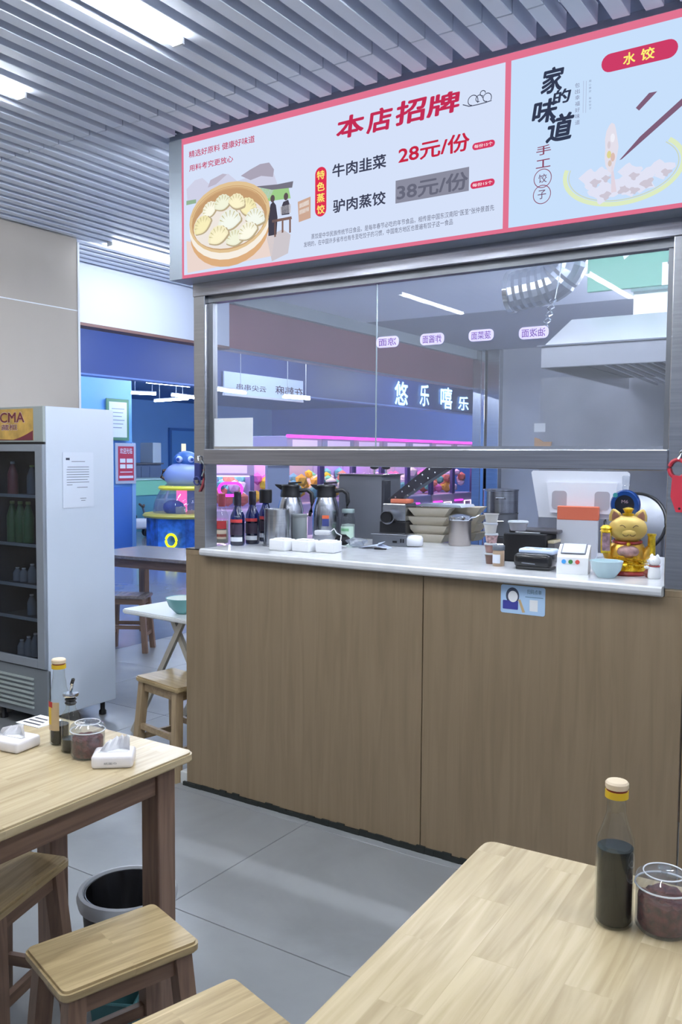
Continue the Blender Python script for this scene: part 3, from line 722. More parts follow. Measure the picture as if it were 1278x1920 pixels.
obj('sauce', Lz([(0,.004),(.022,.003),(.0245,.007),(.0243,.036),(0,.036)], 24), SOY, t, smooth=True)
obj('stopper', Lz([(0,.128),(.013,.128),(.016,.132),(.012,.138),(.016,.142),(.012,.147),(.016,.15),(.0,.152)], 20), BLACK, t, smooth=True)
obj('collar', Lz([(0,.151),(.02,.151),(.021,.155),(.02,.159),(0,.16)], 24), CHROME, t, smooth=True)
obj('spout', Tb([(0,0,.158),(.004,0,.172),(.01,-.002,.188)], .004, 8), CHROME, t, smooth=True)
obj('flap', bar((.004,0,.182), (.014,-.002,.2), .007, .006), BLACK, t)

TISS = mat('tissue', (238,238,242), .85, 0, bump=.2, nscale=40)
FILM = mat('tissue_wrap', (236,232,234), .25)
def tissue(label, loc, rz, w, d, h, pop=True, tall=.05):
    t = thing('tissue_pack', label, 'tissues', loc, rz, 'tissue packs on the left table')
    obj('wrap', B(-w/2, w/2, -d/2, d/2, 0, h, bev=.009, seg=3), FILM, t, smooth=True)
    bm = bmesh.new(); n = 8; g = []
    for i in range(n+1):
        row = []
        for j in range(5):
            s = i/n-.5; q = j/4
            row.append(bm.verts.new((s*w*.75*(1-.25*q)+q*.012, .012*math.sin(6*s+2*q)+.02*q*(1 if i % 2 else -.3)*.6, h-.004+q*tall*(.75+.35*s))))
        g.append(row)
    for i in range(n):
        for j in range(4): bm.faces.new((g[i][j], g[i+1][j], g[i+1][j+1], g[i][j+1]))
    o = obj('tissue_sheet', bm, TISS, t, smooth=True)
    so = o.modifiers.new('thick', 'SOLIDIFY'); so.thickness = .0012
    obj('slot', B(-w*.36, w*.36, -.012, .012, h-.001, h+.0012), TISS, t)
    return t
p = on(201, 1433, z=.75); t = tissue('small white tissue pack at the near corner of the left table', (p.x+.012, p.y+.012, .75), math.radians(40), .105, .08, .035)
text('纸面巾', -.02, .012, .012, .018, -.0406, mat('print_grey', (110,110,120), .6), t, bold=0)
p = on(22, 1405, z=.75); tissue('larger open tissue pack at the left edge of the picture', (p.x-.015, p.y+.015, .75), math.radians(8), .12, .09, .032, tall=.045)
p = on(74, 1352, z=.752)
t = thing('table_card', 'flat white card with dark stripes behind the sauce bottle', 'card', (p.x, p.y, .75), math.radians(2))
obj('card', B(-.05, .05, -.045, .045, 0, .002), PAPER, t)
for i in range(3): obj('printed_stripe', B(-.04, .035-.01*i, -.03+.022*i, -.022+.022*i, .002, .0024), mat('print_dark', (50,50,56), .6), t)

# ================================================================== FRIDGE
FX0, FX1, FY0, FY1, FZ0, FZ1 = -4.505, -3.98, 3.11, 3.605, .085, 1.815
FW = mat('fridge_white', (206,216,230), .35)
FG = mat('fridge_grey', (150,158,168), .35, .3)
FBLK = mat('fridge_inside', (46,50,58), .6)
fr = thing('display_fridge', 'white upright display fridge with glass door at the left', 'fridge', ((FX0+FX1)/2, (FY0+FY1)/2, 0))
hw, hd = (FX1-FX0)/2, (FY1-FY0)/2
zd0, zd1 = .361, 1.607
obj('side_panel', B(hw-.022, hw, -hd+.012, hd, FZ0, FZ1, bev=.004), FW, fr); obj('side_panel', B(-hw, -hw+.022, -hd+.012, hd, FZ0, FZ1, bev=.004), FW, fr)
obj('back_panel', B(-hw+.022, hw-.022, hd-.02, hd, FZ0, FZ1), FBLK, fr)
for sx in (-1, 1): obj('side_liner', B(min(sx*(hw-.0225), sx*(hw-.025)), max(sx*(hw-.0225), sx*(hw-.025)), -hd+.014, hd-.021, zd0, zd1-.021), FBLK, fr)
obj('top_panel', B(-hw+.022, hw-.022, -hd+.03, hd-.02, FZ1-.02, FZ1), FW, fr); obj('header_box', B(-hw+.022, hw-.022, -hd+.012, hd-.02, zd1-.02, FZ1-.02), FBLK, fr)
obj('base_box', B(-hw+.022, hw-.022, -hd+.03, hd-.02, FZ0, zd0), FBLK, fr)
hp = obj('header_panel', B(-hw, hw, -hd-.006, -hd+.012, zd1+.012, FZ1, bev=.004), mat('header_grey', (158,166,164), .4), fr)
AM = mat('header_amber', (198,160,84), .45, 0, noise=.15, nscale=12)
hx1 = on(64, 800, y=FY0).x-(FX0+FX1)/2
obj('amber_panel', B(-hw+.02, hx1, -hd-.008, -hd-.005, zd1+.022, FZ1-.012), AM, hp)
obj('maroon_wave', Pr([(hx1,zd1+.023),(hx1,zd1+.075)]+[(hx1-.02-.03*i, zd1+.068-.012*i+.0007*i*i) for i in range(6)]+[(-hw+.02,zd1+.03),(-hw+.02,zd1+.023)], -hd-.0095, -hd-.0085), mat('maroon', (118,48,62), .5), hp)
def FS(u, v): q = on(u, v, y=FY0-.01); return q.x-(FX0+FX1)/2, q.z
LT = mat('logo_maroon', (112,44,56), .5); LW = mat('logo_pale', (226,206,200), .5)
a = FS(-14, 793); b = FS(45, 773)
text('UCMA', a[0]-.0015, b[0]+.0015, a[1]-.0015, b[1]+.0015, -hd-.0098, LW, hp, bold=.03); text('UCMA', a[0], b[0], a[1], b[1], -hd-.0102, LT, hp, bold=.02)
a = FS(-42, 808); b = FS(32, 795.5)
text('饮料冷藏柜', a[0], b[0], a[1], b[1], -hd-.0098, LW, hp, bold=.03); text('饮料冷藏柜', a[0]+.001, b[0]-.001, a[1]+.001, b[1]-.001, -hd-.0102, LT, hp, bold=.01)
obj('header_gap', B(-hw+.004, hw-.002, -hd+.002, -hd+.012, zd1, zd1+.012), BLACK, fr)
dr = obj('door_frame', B(-hw, -hw+.05, -hd-.012, -hd+.010, zd0, zd1, bev=.004), FG, fr)
for a in ((hw-.066, hw-.002, zd0, zd1), (-hw+.05, hw-.066, zd1-.04, zd1), (-hw+.05, hw-.066, zd0, zd0+.05)):
    obj('door_frame', B(a[0], a[1], -hd-.012, -hd+.010, a[2], a[3], bev=.004), FG, fr)
obj('door_glass', B(-hw+.05, hw-.066, -hd-.002, -hd+.002, zd0+.05, zd1-.04), glass('fridge_glass', (214,220,228), .035), fr)
WIRE = mat('shelf_wire', (168,178,188), .3, .4)
SH = [.55, .76, .955, 1.285]
SHZ = [FS(30, v)[1] for v in (1162, 1100, 1023, 930)]
for z in SHZ:
    s_ = obj('shelf', B(-hw+.026, hw-.026, -hd+.05, -hd+.062, z-.012, z+.006, bev=.002), WIRE, fr)
    obj('shelf_plate', B(-hw+.026, hw-.026, -hd+.062, hd-.03, z-.004, z), FBLK, s_)
obj('shelf_rail', B(FS(4,1000)[0]-.006, FS(4,1000)[0]+.006, hd-.05, hd-.03, .45, 1.3), WIRE, fr)
obj('grille_panel', B(-hw, hw, -hd, -hd+.025, FZ0, zd0-.008, bev=.003), mat('grille_grey', (120,126,132), .45), fr)
for i in range(7):
    z = FZ0+.045+i*.027
    obj('grille_slat', bar((-hw+.03, -hd-.004, z), (hw-.115, -hd-.004, z), .012, .011), mat('grille_slat', (176,186,184), .4), fr)
for sx in (-1, 1):
    for sy in (-1, 1): obj('foot', Lz([(0,0),(.022,0),(.022,.02),(.014,.03),(.014,.086),(0,.086)], 14, (sx*(hw-.05), sy*(hd-.06), 0)), BLACK, fr, smooth=True)
# paper notice on the fridge side
a = on(118, 953, x=FX1); b = on(174, 855, x=FX1)
nt_ = thing('paper_notice', 'printed paper notice taped on the white fridge side', 'notice', (FX1+.002, a.y, a.z))
ww, hh = b.y-a.y, b.z-a.z+.02
obj('sheet', B(0, .0012, 0, ww, 0, hh), mat('notice_paper', (214,222,236), .7), nt_)
INKG = mat('notice_ink', (92,100,116), .7)
obj('printed_logo', B(.0013, .0018, ww*.1, ww*.22, hh*.86, hh*.90), mat('notice_dark', (44,52,70), .7), nt_)
for i, (a0, a1, z) in enumerate(((.28,.72,.83),(.15,.85,.73),(.12,.85,.685),(.12,.85,.64),(.12,.85,.595),(.12,.85,.55),(.12,.8,.50),(.12,.85,.455),(.12,.3,.41),(.45,.8,.36),(.55,.75,.16),(.58,.72,.12))):
    obj('printed_line', B(.0013, .0018, ww*a0, ww*a1, hh*z, hh*z+.003), INKG, nt_)
# drinks in the fridge
def drink(u, z, dy, r, h, m, capm, label, grp='drinks in the display fridge'):
    x = on(u, 900, y=FY0+dy).x
    t = thing('drink_bottle', label, 'bottle', (x, FY0+dy, z), 0, grp)
    obj('bottle_body', Lz([(0,0),(r,.002),(r,h*.62),(r*.5,h*.86),(r*.36,h*.9),(r*.36,h*.93),(0,h*.93)], 16), m, t, smooth=True)
    obj('cap', Lz([(0,h*.93),(r*.44,h*.93),(r*.44,h),(0,h)], 12), capm, t, smooth=True)
GRN = mat('green_tea', (64,110,66), .35); CAPG = mat('cap_lime', (150,180,110), .4); CLW = mat('water_grey', (120,128,138), .25); CAPW = mat('cap_white', (214,218,222), .4); RDB = mat('red_drink', (130,70,76), .35)
for i, u in enumerate((22, 37, 52)): drink(u, SHZ[2]+.001, .12, .032, .24, GRN, CAPG, ('green drink bottle on the second shelf of the fridge, farthest left', 'green drink bottle in the middle of the fridge shelf row', 'green drink bottle on the second shelf nearest the door edge')[i])
for i, u in enumerate((30, 42, 58)): drink(u, SHZ[1]+.001, .14, .026, .08+.03*(i == 2), CLW, CAPW, ('short clear bottle at left on the third fridge shelf', 'short clear bottle in the middle of the third fridge shelf', 'taller clear bottle at right on the third fridge shelf')[i])
drink(56, SHZ[0]+.001, .14, .026, .12, CLW, CAPW, 'clear bottle standing alone on the lowest fridge shelf')
drink(24, SHZ[3]+.001, .10, .03, .19, RDB, CAPW, 'reddish drink bottle on the top fridge shelf'); drink(60, SHZ[3]+.001, .16, .03, .17, CLW, CAPG, 'clear bottle with lime cap on the top fridge shelf')
for i, u in enumerate((36, 49, 62)): drink(u, zd0+.001, .13+.02*i, .026, .10+.02*i, CLW, CAPW, ('lowest short bottle at left on the fridge floor', 'middle bottle on the fridge floor', 'tallest bottle on the fridge floor')[i])

# ================================================================== ON THE WORKTOP
def wtp(u, v, dy=0): p = on(u, v, z=WZ); return (p.x, p.y+dy, WZ)
def band_lab(r, z0, z1, m, t, a0=-2.9, a1=-.2, name='label', e=.0007):
    bm = bmesh.new(); n = 16; lo, hi = [], []
    for i in range(n+1):
        a = a0+(a1-a0)*i/n; lo.append(bm.verts.new(((r+e)*math.cos(a), (r+e)*math.sin(a), z0))); hi.append(bm.verts.new(((r+e)*math.cos(a), (r+e)*math.sin(a), z1)))
    for i in range(n): bm.faces.new((lo[i], lo[i+1], hi[i+1], hi[i]))
    return obj(name, bm, m, t)
BLU = glass('blue_glass', (96,120,168), .09); BLUL = mat('blue_liquor', (40,48,80), .15); LABD = mat('label_dark', (48,38,58), .5); LABW = mat('label_white', (214,220,232), .5); LABR = mat('label_crimson', (190,60,64), .5)
def liquor(label, loc, r, h, gl, fillm, capm, lab, grp='liquor bottles on the worktop', capr=.016):
    t = thing('liquor_bottle', label, 'bottle', loc, 0, grp)
    obj('glass_body', Lz([(0,.002),(r-.004,0),(r,.006),(r,h*.5),(r*.96,h*.56),(r*.6,h*.66),(.016,h*.72),(.013,h*.76),(.013,h*.9)], 24), gl, t, smooth=True)
    obj('liquor', Lz([(0,.006),(r-.007,.004),(r-.004,.01),(r-.004,h*.46),(0,h*.46)], 20), fillm, t, smooth=True)
    obj('cap', Lz([(0,h*.74),(capr,h*.74),(capr+.0015,h*.76),(capr+.0015,h*.985),(capr-.002,h),(0,h)], 18), capm, t, smooth=True)
    for z0, z1, m in lab: band_lab(r, h*z0, h*z1, m, t)
    return t
CAPB = mat('cap_navy', (40,36,52), .35)
dl = ((.08,.16,LABW), (.2,.40,LABD), (.43,.49,LABR))
liquor('blue glass liquor bottle nearest the worktop edge, left of the steel canister', wtp(440,1023,.02), .034, .252, BLU, BLUL, CAPB, dl)
liquor('blue glass liquor bottle second from left, right behind the nearest one', wtp(468,1020,.02), .034, .252, BLU, BLUL, CAPB, dl)
liquor('blue liquor bottle with a wide black cap behind the steel canister', wtp(493,1015,.02), .034, .255, BLU, BLUL, BLACK, dl, capr=.03)
liquor('clear liquor bottle with red and cream label at the left post', wtp(416,1019,.0), .033, .24, CLEAR, mat('clear_liquor', (190,190,186), .1), mat('cap_red2', (150,70,80), .4), ((.1,.28,mat('label_cream', (222,206,186), .6)), (.30,.46,LABR), (.14,.2,LABR)))
t = thing('steel_canister', 'plain cylindrical steel canister in front of the left thermos jug', 'canister', wtp(508,1024,.04))
obj('canister_body', Lz([(0,.002),(.056,0),(.06,.004),(.06,.168),(.0615,.172),(.0585,.172),(.057,.168),(.056,.01),(0,.01)], 32), STEEL, t, smooth=True)
obj('base_plate', Lz([(0,-.0),(.064,0),(.066,.003),(.064,.006),(.06,.006)], 28), DSTEEL, t, smooth=True)
def thermos(label, loc, rz, sticker):
    t = thing('thermos_jug', label, 'thermos', loc, rz, 'steel thermos jugs')
    obj('jug_body', Lz([(0,.0),(.064,0),(.068,.006),(.069,.10),(.066,.15),(.056,.19),(.048,.215),(0,.215)], 32), STEEL, t, smooth=True)
    c = obj('jug_collar', Lz([(.048,.212),(.052,.216),(.05,.235),(.046,.262),(.049,.27),(.044,.276),(0,.28)], 28), BLACK, t, smooth=True)
    obj('spout', Pr([(-.04,.245),(-.04,.275),(-.078,.277),(-.072,.268)], -.018, .018), BLACK, c)
    obj('thumb_lever', bar((-.01,0,.283), (.055,0,.287), .022, .008), BLACK, c)
    obj('handle', Tb([(.045,0,.245),(.085,0,.25),(.108,0,.232),(.112,0,.19),(.104,0,.14),(.098,0,.118)], .011, 10, rs=[.012,.011,.011,.011,.010,.008]), BLACK, t, smooth=True)
    if sticker:
        band_lab(.0685, .07, .125, mat('sticker_blue', (52,62,120), .5), t, -1.25-rz, -.75-rz, 'sticker'); band_lab(.0685, .108, .125, mat('sticker_orange', (208,96,56), .5), t, -1.25-rz, -.75-rz, 'sticker', .0012)
    return t
va = math.radians(25)
thermos('steel thermos jug behind the canister, black lid, no sticker in view', wtp(533,1012,.05), va, False)
thermos('steel thermos jug with orange and blue sticker, black handle at right', wtp(600,1012,.05), va, True)
t = thing('grey_tin', 'small grey tin between the two thermos jugs', 'tin', wtp(566,1014,-.02)); obj('tin_body', Lz([(0,0),(.036,0),(.037,.004),(.037,.118),(.034,.122),(0,.122)], 24), mat('tin_grey', (120,126,128), .45), t, smooth=True); obj('tin_lid', Lz([(0,.12),(.0385,.12),(.0385,.132),(.036,.135),(0,.135)], 24), mat('tin_grey', (120,126,128), .45), t, smooth=True)
t = thing('glass_jar', 'glass jar with pale green label right of the thermos jugs', 'jar', wtp(646,1014,.03))
obj('jar_body', Lz([(0,0),(.034,0),(.036,.004),(.036,.1),(.033,.115),(.028,.125),(.028,.14)], 24), CLEAR, t, smooth=True)
obj('jar_lid', Lz([(0,.138),(.031,.138),(.032,.141),(.032,.155),(.03,.158),(0,.158)], 24), mat('lid_grey_green', (140,158,156), .35, .3), t, smooth=True)
band_lab(.036, .01, .072, mat('label_palegreen', (188,214,196), .6), t); band_lab(.036, .048, .062, mat('label_green', (120,176,130), .6), t, -2.2, -.9, 'label_band', .0012)
obj('jar_contents', Lz([(0,.003),(.033,.004),(.033,.08),(0,.085)], 20), mat('jar_milk', (176,190,186), .4), t, smooth=True)
for i, u in enumerate((524, 567, 611)):
    t = thing('napkin_pack', ('leftmost', 'middle', 'rightmost')[i]+' of three white napkin packs lined up at the worktop edge', 'napkins', wtp(u, 1032+2*i, .02), math.radians((-3, 2, 6)[i]), 'white napkin packs')
    obj('wrap', B(-.046, .046, -.04, .04, 0, .05, bev=.006, seg=3), WPL, t, smooth=True)
    obj('fold_flap', B(-.03, .03, -.026, .028, .05, .0535, bev=.0015), PAPER, t); obj('side_fold', B(-.03, .03, -.0408, -.0398, .018, .032), PAPER, t)
p = wtp(604, 1026, .06)
t = thing('white_charger', 'white charger with coiled lead lying on the rightmost napkin packs', 'charger', (p[0]-.02, p[1]-.03, WZ+.0535), .2); obj('charger_body', B(-.035, .035, -.02, .02, 0, .022, bev=.006), WPL, t, smooth=True)
obj('lead', Tb([(.03,0,.01),(.05,.02,.03),(.07,.0,.012),(.09,.01,.0),(.10,-.03,-.04),(.13,-.02,-.05)], .0028, 6), WPL, t, smooth=True)
p = wtp(633, 1024, .04)
t = thing('black_pouch', 'small black cloth pouch right of the napkin packs', 'pouch', p, .3); obj('pouch_body', Ba((0,0,.026), .034, (1.15,.75,.78)), mat('black_cloth', (34,34,38), .8, bump=.5, nscale=50), t, smooth=True); obj('strap', Tb([(-.03,0,.03),(-.02,-.02,.055),(.02,-.015,.05),(.03,0,.03)], .004, 6), BLACK, t, smooth=True)
p = wtp(664, 1026, .02)
bm = bmesh.new(); bmesh.ops.create_icosphere(bm, subdivisions=3, radius=.05)
for v in bm.verts:
    f = 1+.22*math.sin(v.co.x*90+v.co.y*50)*math.cos(v.co.z*80+v.co.y*70); v.co *= f; v.co.z = max(-.02, v.co.z*.42); v.co.x *= .9
tag(obj('plastic_bag', bm, glass('thin_plastic', (226,230,234), .1, .15, .22), None, (p[0], p[1], WZ+.021)), 'crumpled clear plastic bag in front of the glass jar', 'bag')
p = wtp(704, 1029, .02)
t = thing('folded_leaflet', 'pale blue folded leaflet lying open on the worktop', 'leaflet', p, math.radians(10)); LFB = mat('leaflet', (176,186,206), .6)
for i, (pts) in enumerate((((-.085,-.03,.003),(0,-.035,.016),(.0,.04,.02),(-.07,.045,.003)), ((0,-.035,.016),(.055,-.04,.003),(.06,.03,.003),(0,.04,.02)), ((.01,-.03,.019),(.035,.0,.034),(.02,.04,.03),(-.01,.03,.022)))):
    bm = bmesh.new(); bm.faces.new([bm.verts.new(q) for q in pts]); o = obj('page', bm, LFB, t); so = o.modifiers.new('s', 'SOLIDIFY'); so.thickness = .0015
obj('dark_edge', bar((.0,-.043,.004), (.058,-.045,.004), .008, .006), BLACK, t)

# noodle machine: steel cabinet, black column, perforated chute, rollers
NM = mat('machine_grey', (118,120,128), .4, .5, noise=.04, nscale=5)
p = wtp(640, 1012, .06)
t = thing('noodle_machine', 'grey steel noodle machine with black knobs behind the thermos jugs', 'machine', (p[0]+.03, p[1]+.075, WZ), math.radians(6))
obj('cabinet', B(-.12, .125, -.02, .22, 0, .325, bev=.004), NM, t); obj('top_plate', B(-.13, .14, -.03, .23, .325, .331, bev=.001), CHROME, t)
obj('column', B(.1255, .14, -.02, .06, 0, .30, bev=.003), mat('machine_dark', (62,64,72), .45, .4), t)
for x in (.06, .125):
    k_ = obj('knob', Lz([(0,.03),(.012,.03),(.022,.036),(.022,.048),(.012,.052),(0,.052)], 14, (x, .03, .325)), BLACK, t, smooth=True); obj('knob_stem', Lz([(.005,0),(.005,.032)], 8, (x, .03, .325)), CHROME, k_)
p = wtp(722, 1018, .05)
t2 = thing('dough_press', 'steel dough press with round black feed mouth and perforated chute', 'machine', (p[0]-.012, p[1]+.06, WZ), math.radians(6))
obj('press_base', B(-.06, .08, -.05, .1, 0, .10, bev=.004), BLACK, t2); obj('press_body', B(-.05, .075, -.04, .1, .10, .19, bev=.006), STEEL, t2)
obj('press_head', Lz([(0,-.05),(.03,-.05),(.036,-.044),(.036,.04),(0,.04)], 24), STEEL, t2, (-.0, -.05, .125), (PI/2,0,0), smooth=True)
obj('feed_mouth', Lz([(0,.0),(.026,.0),(.028,.004),(.028,.008)], 20), BLACK, t2, (-.0, -.101, .125), (PI/2,0,0), smooth=True)
t3 = thing('feed_chute', 'black perforated chute rising from the dough press', 'chute', (t2.location.x, t2.location.y, WZ+.0), math.radians(6))
ch = obj('chute', Pr([(-.05,.205),(-.01,.192),(.26,.36),(.29,.425),(.24,.43)], .02, .10), mat('chute_black', (44,44,52), .35), t3)
for i in range(7):
    for j in range(2):
        f = i/6; x = -.005+f*.215+j*.03; z = .218+f*.17-.016*j
        obj('rivet', Lz([(0,0),(.005,0),(.004,.002),(0,.003)], 8), CHROME, ch, (x, .019, z), (PI/2,0,0))
obj('chute_lip', Lz([(0,0),(.03,0),(.034,.006),(.03,.024),(0,.026)], 16), mat('lip_white', (196,198,202), .35), ch, (.25, .06, .43))
tag(obj('orange_tray', B(-.045, .045, -.04, .04, 0, .02, bev=.004), mat('tray_orange', (196,110,84), .5), None, (t2.location.x+.03, t2.location.y+.02, WZ+.1905)), 'small orange tray on top of the dough press', 'tray')
p = wtp(738, 1024, .05)
t = thing('slicer_scale', 'long flat steel scale with a white rounded end in front of the trays', 'scale', (p[0], p[1]-.01, WZ), math.radians(8))
obj('scale_body', B(-.115, .06, -.045, .045, 0, .052, bev=.006), DSTEEL, t); obj('scale_plate', B(-.12, .065, -.05, .05, .052, .056, bev=.001), STEEL, t)
obj('end_cap', Lz([(0,.004),(.044,.004),(.048,.012),(.048,.04),(.04,.05),(0,.052)], 24, (.075,0,0), .9), WPL, t, smooth=True); obj('port', B(-.01, .012, -.0465, -.0445, .016, .026), BLACK, t)
for x in (.028, .04): obj('button', B(x, x+.008, -.0475, -.0445, .018, .036, bev=.001), BLACK, t)

# stacked paper trays
TRAYM = mat('tray_paper', (196,188,170), .7); 
def tray(label, loc, rz):
    bm = bmesh.new()
    def ring(w, d, z): return [bm.verts.new(q) for q in ((-w,-d,z),(w,-d,z),(w,d,z),(-w,d,z))]
    a, b, c, e = ring(.075,.045,0), ring(.105,.068,.042), ring(.101,.064,.042), ring(.072,.042,.003)
    bm.faces.new(a[::-1]); bm.faces.new(e)
    for P_, Q_ in ((a,b),(b,c),(c,e)):
        for i in range(4): bm.faces.new((P_[i], P_[(i+1)%4], Q_[(i+1)%4], Q_[i]))
    o = obj('paper_tray', bm, TRAYM, None, loc, (0,0,rz)); tag(o, label, 'tray', 'stacked paper food trays'); return o
pa = on(773, 1016, z=WZ); pb = on(838, 1014, z=WZ)
ords = ('lowest', 'second lowest', 'third lowest', 'topmost')
for i in range(4):
    tray(ords[i]+' paper tray of the left hand stack behind the scale', (pa.x+.062+.006*(i%2), pa.y+.07, WZ+.0425*i), math.radians(4+3*i))
    tray(ords[i]+' paper tray of the right hand stack behind the scale', (pb.x+.04-.005*(i%2), pb.y+.11, WZ+.0425*i), math.radians(-2+4*i))
ld = obj('tray_lid', Pr([(-.13,0),(.13,0),(.12,.012),(-.1,.012)], -.08, .08), mat('lid_blue_grey', (150,160,176), .3), None, ((pa.x+pb.x)/2+.03, (pa.y+pb.y)/2+.10, WZ+.172)); tag(ld, 'flat blue grey lid lying across the tray stacks', 'lid')

# steel pots in the kitchen behind, on a steel bench
bz = .86
bn2 = thing('steel_bench', 'steel kitchen bench behind the counter carrying the pots', 'bench', (-1.45, 4.6, 0))
obj('bench_top', B(-.75, 1.6, -.3, .3, bz-.03, bz, bev=.004), STEEL, bn2)
for x in (-.7, 1.5):
    for y in (-.26, .26): obj('leg', B(x-.02, x+.02, y-.02, y+.02, 0, bz-.03), STEEL, bn2)
p = on(938, 960, y=4.6); x_ = p.x
for i in range(4):
    zt = bz+.128*i
    t = thing('steamer_ring', ('lowest', 'second lowest', 'third lowest', 'top')[i]+' steel drum of the steamer stack on the kitchen bench', 'pot', (x_, 4.6, zt), 0, 'stacked steel steamer drums')
    obj('drum_wall', Lz([(.09,0),(.096,.002),(.096,.12),(.1,.124),(.1,.1275),(.092,.1275),(.09,.12),(.09,0)], 32), STEEL if i % 2 else DSTEEL, t, smooth=True)
    obj('grip', Tb([(.02,-.097,.08),(.02,-.112,.085),(.06,-.10,.085),(.06,-.08,.08)], .004, 6), CHROME, t, smooth=True)
    if i == 3: obj('drum_lid', Lz([(0,.131),(.09,.1285),(.1,.1276),(.1,.130),(0,.136)], 32), STEEL, t, smooth=True)
p = on(892, 985, y=4.05)
t = thing('steel_container', 'short steel container with flat lid left of the steamer stack', 'container', (p.x, 4.05, WZ-.0), 0)
t.location = (on(893, 1014, z=WZ).x+.03, 3.79, WZ)
obj('container_body', Lz([(0,0),(.05,0),(.053,.004),(.053,.12),(0,.12)], 28), mat('steel_warm', (170,162,156), .3, 1), t, smooth=True); obj('container_lid', Lz([(0,.12),(.058,.12),(.06,.125),(.056,.14),(.02,.15),(0,.15)], 28), CHROME, t, smooth=True)
obj('bail_handle', Tb([(.05,-.02,.12),(.07,-.03,.135),(.09,-.02,.14),(.10,0,.15)], .003, 6), CHROME, t, smooth=True)

# plastic cups, tubs and jars
CUP = mat('cup_plastic', (206,204,200), .35, alpha=1)
def tub(name, label, loc, r, h, lid, m=CUP, fill=None, grp='small plastic tubs by the cash box'):
    t = thing(name, label, 'tub', loc, 0, grp)
    obj('tub_body', Lz([(0,0),(r*.76,0),(r*.8,.003),(r*.97,h*.92),(r*1.05,h*.93),(r*1.05,h),(r*.94,h),(r*.74,.006),(0,.006)], 22), m, t, smooth=True)
    if fill: obj('contents', Lz([(0,.006),(r*.76,.007),(r*.9,h*.8),(0,h*.84)], 18), fill, t, smooth=True)
    if lid: obj('tub_lid', Lz([(0,h+.001),(r*1.06,h+.001),(r*1.08,h+.004),(r*1.0,h+.008),(0,h+.007)], 22), mat('tub_lid', (196,202,210), .3), t, smooth=True)
    return t
p = wtp(914, 1058, .025); CHI = mat('tub_chili', (106,70,66), .6, noise=.3, nscale=60)
tub('plastic_tub', 'brown chili tub at the foot of the cup stack', p, .022, .036, True, mat('tub_brown', (110,84,76), .4), CHI)
tub('plastic_tub', 'tub of red flakes second from the bottom of the cup stack', (p[0], p[1], WZ+.0445), .024, .03, True, mat('tub_red', (150,116,110), .45), CHI)
tub('plastic_tub', 'patterned tub third from the bottom of the cup stack', (p[0]+.003, p[1], WZ+.083), .025, .03, True, mat('tub_pattern', (170,140,140), .5, noise=.3, nscale=90))
tub('plastic_tub', 'plain white cup second from the top of the cup stack', (p[0]-.002, p[1], WZ+.1215), .027, .034, True)
tub('plastic_tub', 'topmost white cup of the cup stack', (p[0]+.002, p[1], WZ+.164), .028, .034, False)
q = wtp(945, 1052, .10)
tub('plastic_tub', 'lidded grey tub lying on the cash box beside the cup stack', (p[0]+.085, p[1]+.07, WZ+.132), .038, .03, True, mat('tub_grey', (150,150,158), .4))
t = thing('spice_jar', 'spice jar with grey lid and white label in front of the cash box', 'jar', wtp(930, 1062, .02))
obj('jar_body', Lz([(0,0),(.021,0),(.0225,.003),(.0225,.058),(.02,.062),(0,.062)], 24), mat('spice_amber', (166,142,120), .3), t, smooth=True); obj('jar_lid', Lz([(0,.062),(.0235,.062),(.024,.065),(.024,.078),(.022,.081),(0,.081)], 24), mat('spice_lid', (92,98,108), .4), t, smooth=True)
band_lab(.0225, .012, .046, LABW, t, -2.6, -.9)
# cash box / receipt printer
p = wtp(988, 1058, .06)
t = thing('receipt_printer', 'black receipt printer box behind the pouch', 'printer', (p[0]-.03, p[1]+.085, WZ), math.radians(4))
obj('printer_body', B(-.10, .075, -.09, .1, 0, .115, bev=.006), BLACK, t); obj('printer_top', B(-.09, .11, -.05, .1, .115, .128, bev=.004), mat('printer_top', (58,56,60), .4), t)
obj('paper_slip', B(-.06, .04, -.06, -.02, .116, .1185), PAPER, t); obj('printer_shelf', B(.076, .105, -.07, .08, .0, .08, bev=.004), mat('printer_grey', (92,90,92), .5), t)
obj('paper_edge', B(.078, .103, -.072, .06, .08, .09), mat('paper_warm', (200,190,160), .7), t)
p = wtp(996, 1069, .04)
t = thing('document_pouch', 'glossy black padded case holding a blue and white packet', 'case', p, math.radians(3))
bm = B(-.075, .07, -.042, .045, .004, .062, bev=.02, seg=4); obj('case_body', bm, mat('black_gloss', (22,22,25), .22), t, smooth=True)
obj('case_base', B(-.065, .066, -.04, .045, 0, .012, bev=.004), BLACK, t); obj('latch', bar((-.04,-.0435,.026), (.012,-.0435,.024), .004, .004), CHROME, t)
obj('packet', B(-.06, .075, -.025, .05, .058, .078, bev=.008, seg=3), mat('packet_blue', (196,212,240), .35), t, smooth=True)
for x, w_ in ((-.035,.012), (.04,.018), (-.005,.03)): obj('packet_print', B(x, x+w_, -.012, .004, .0776, .0784), mat('packet_ink', (84,104,170), .5), t)
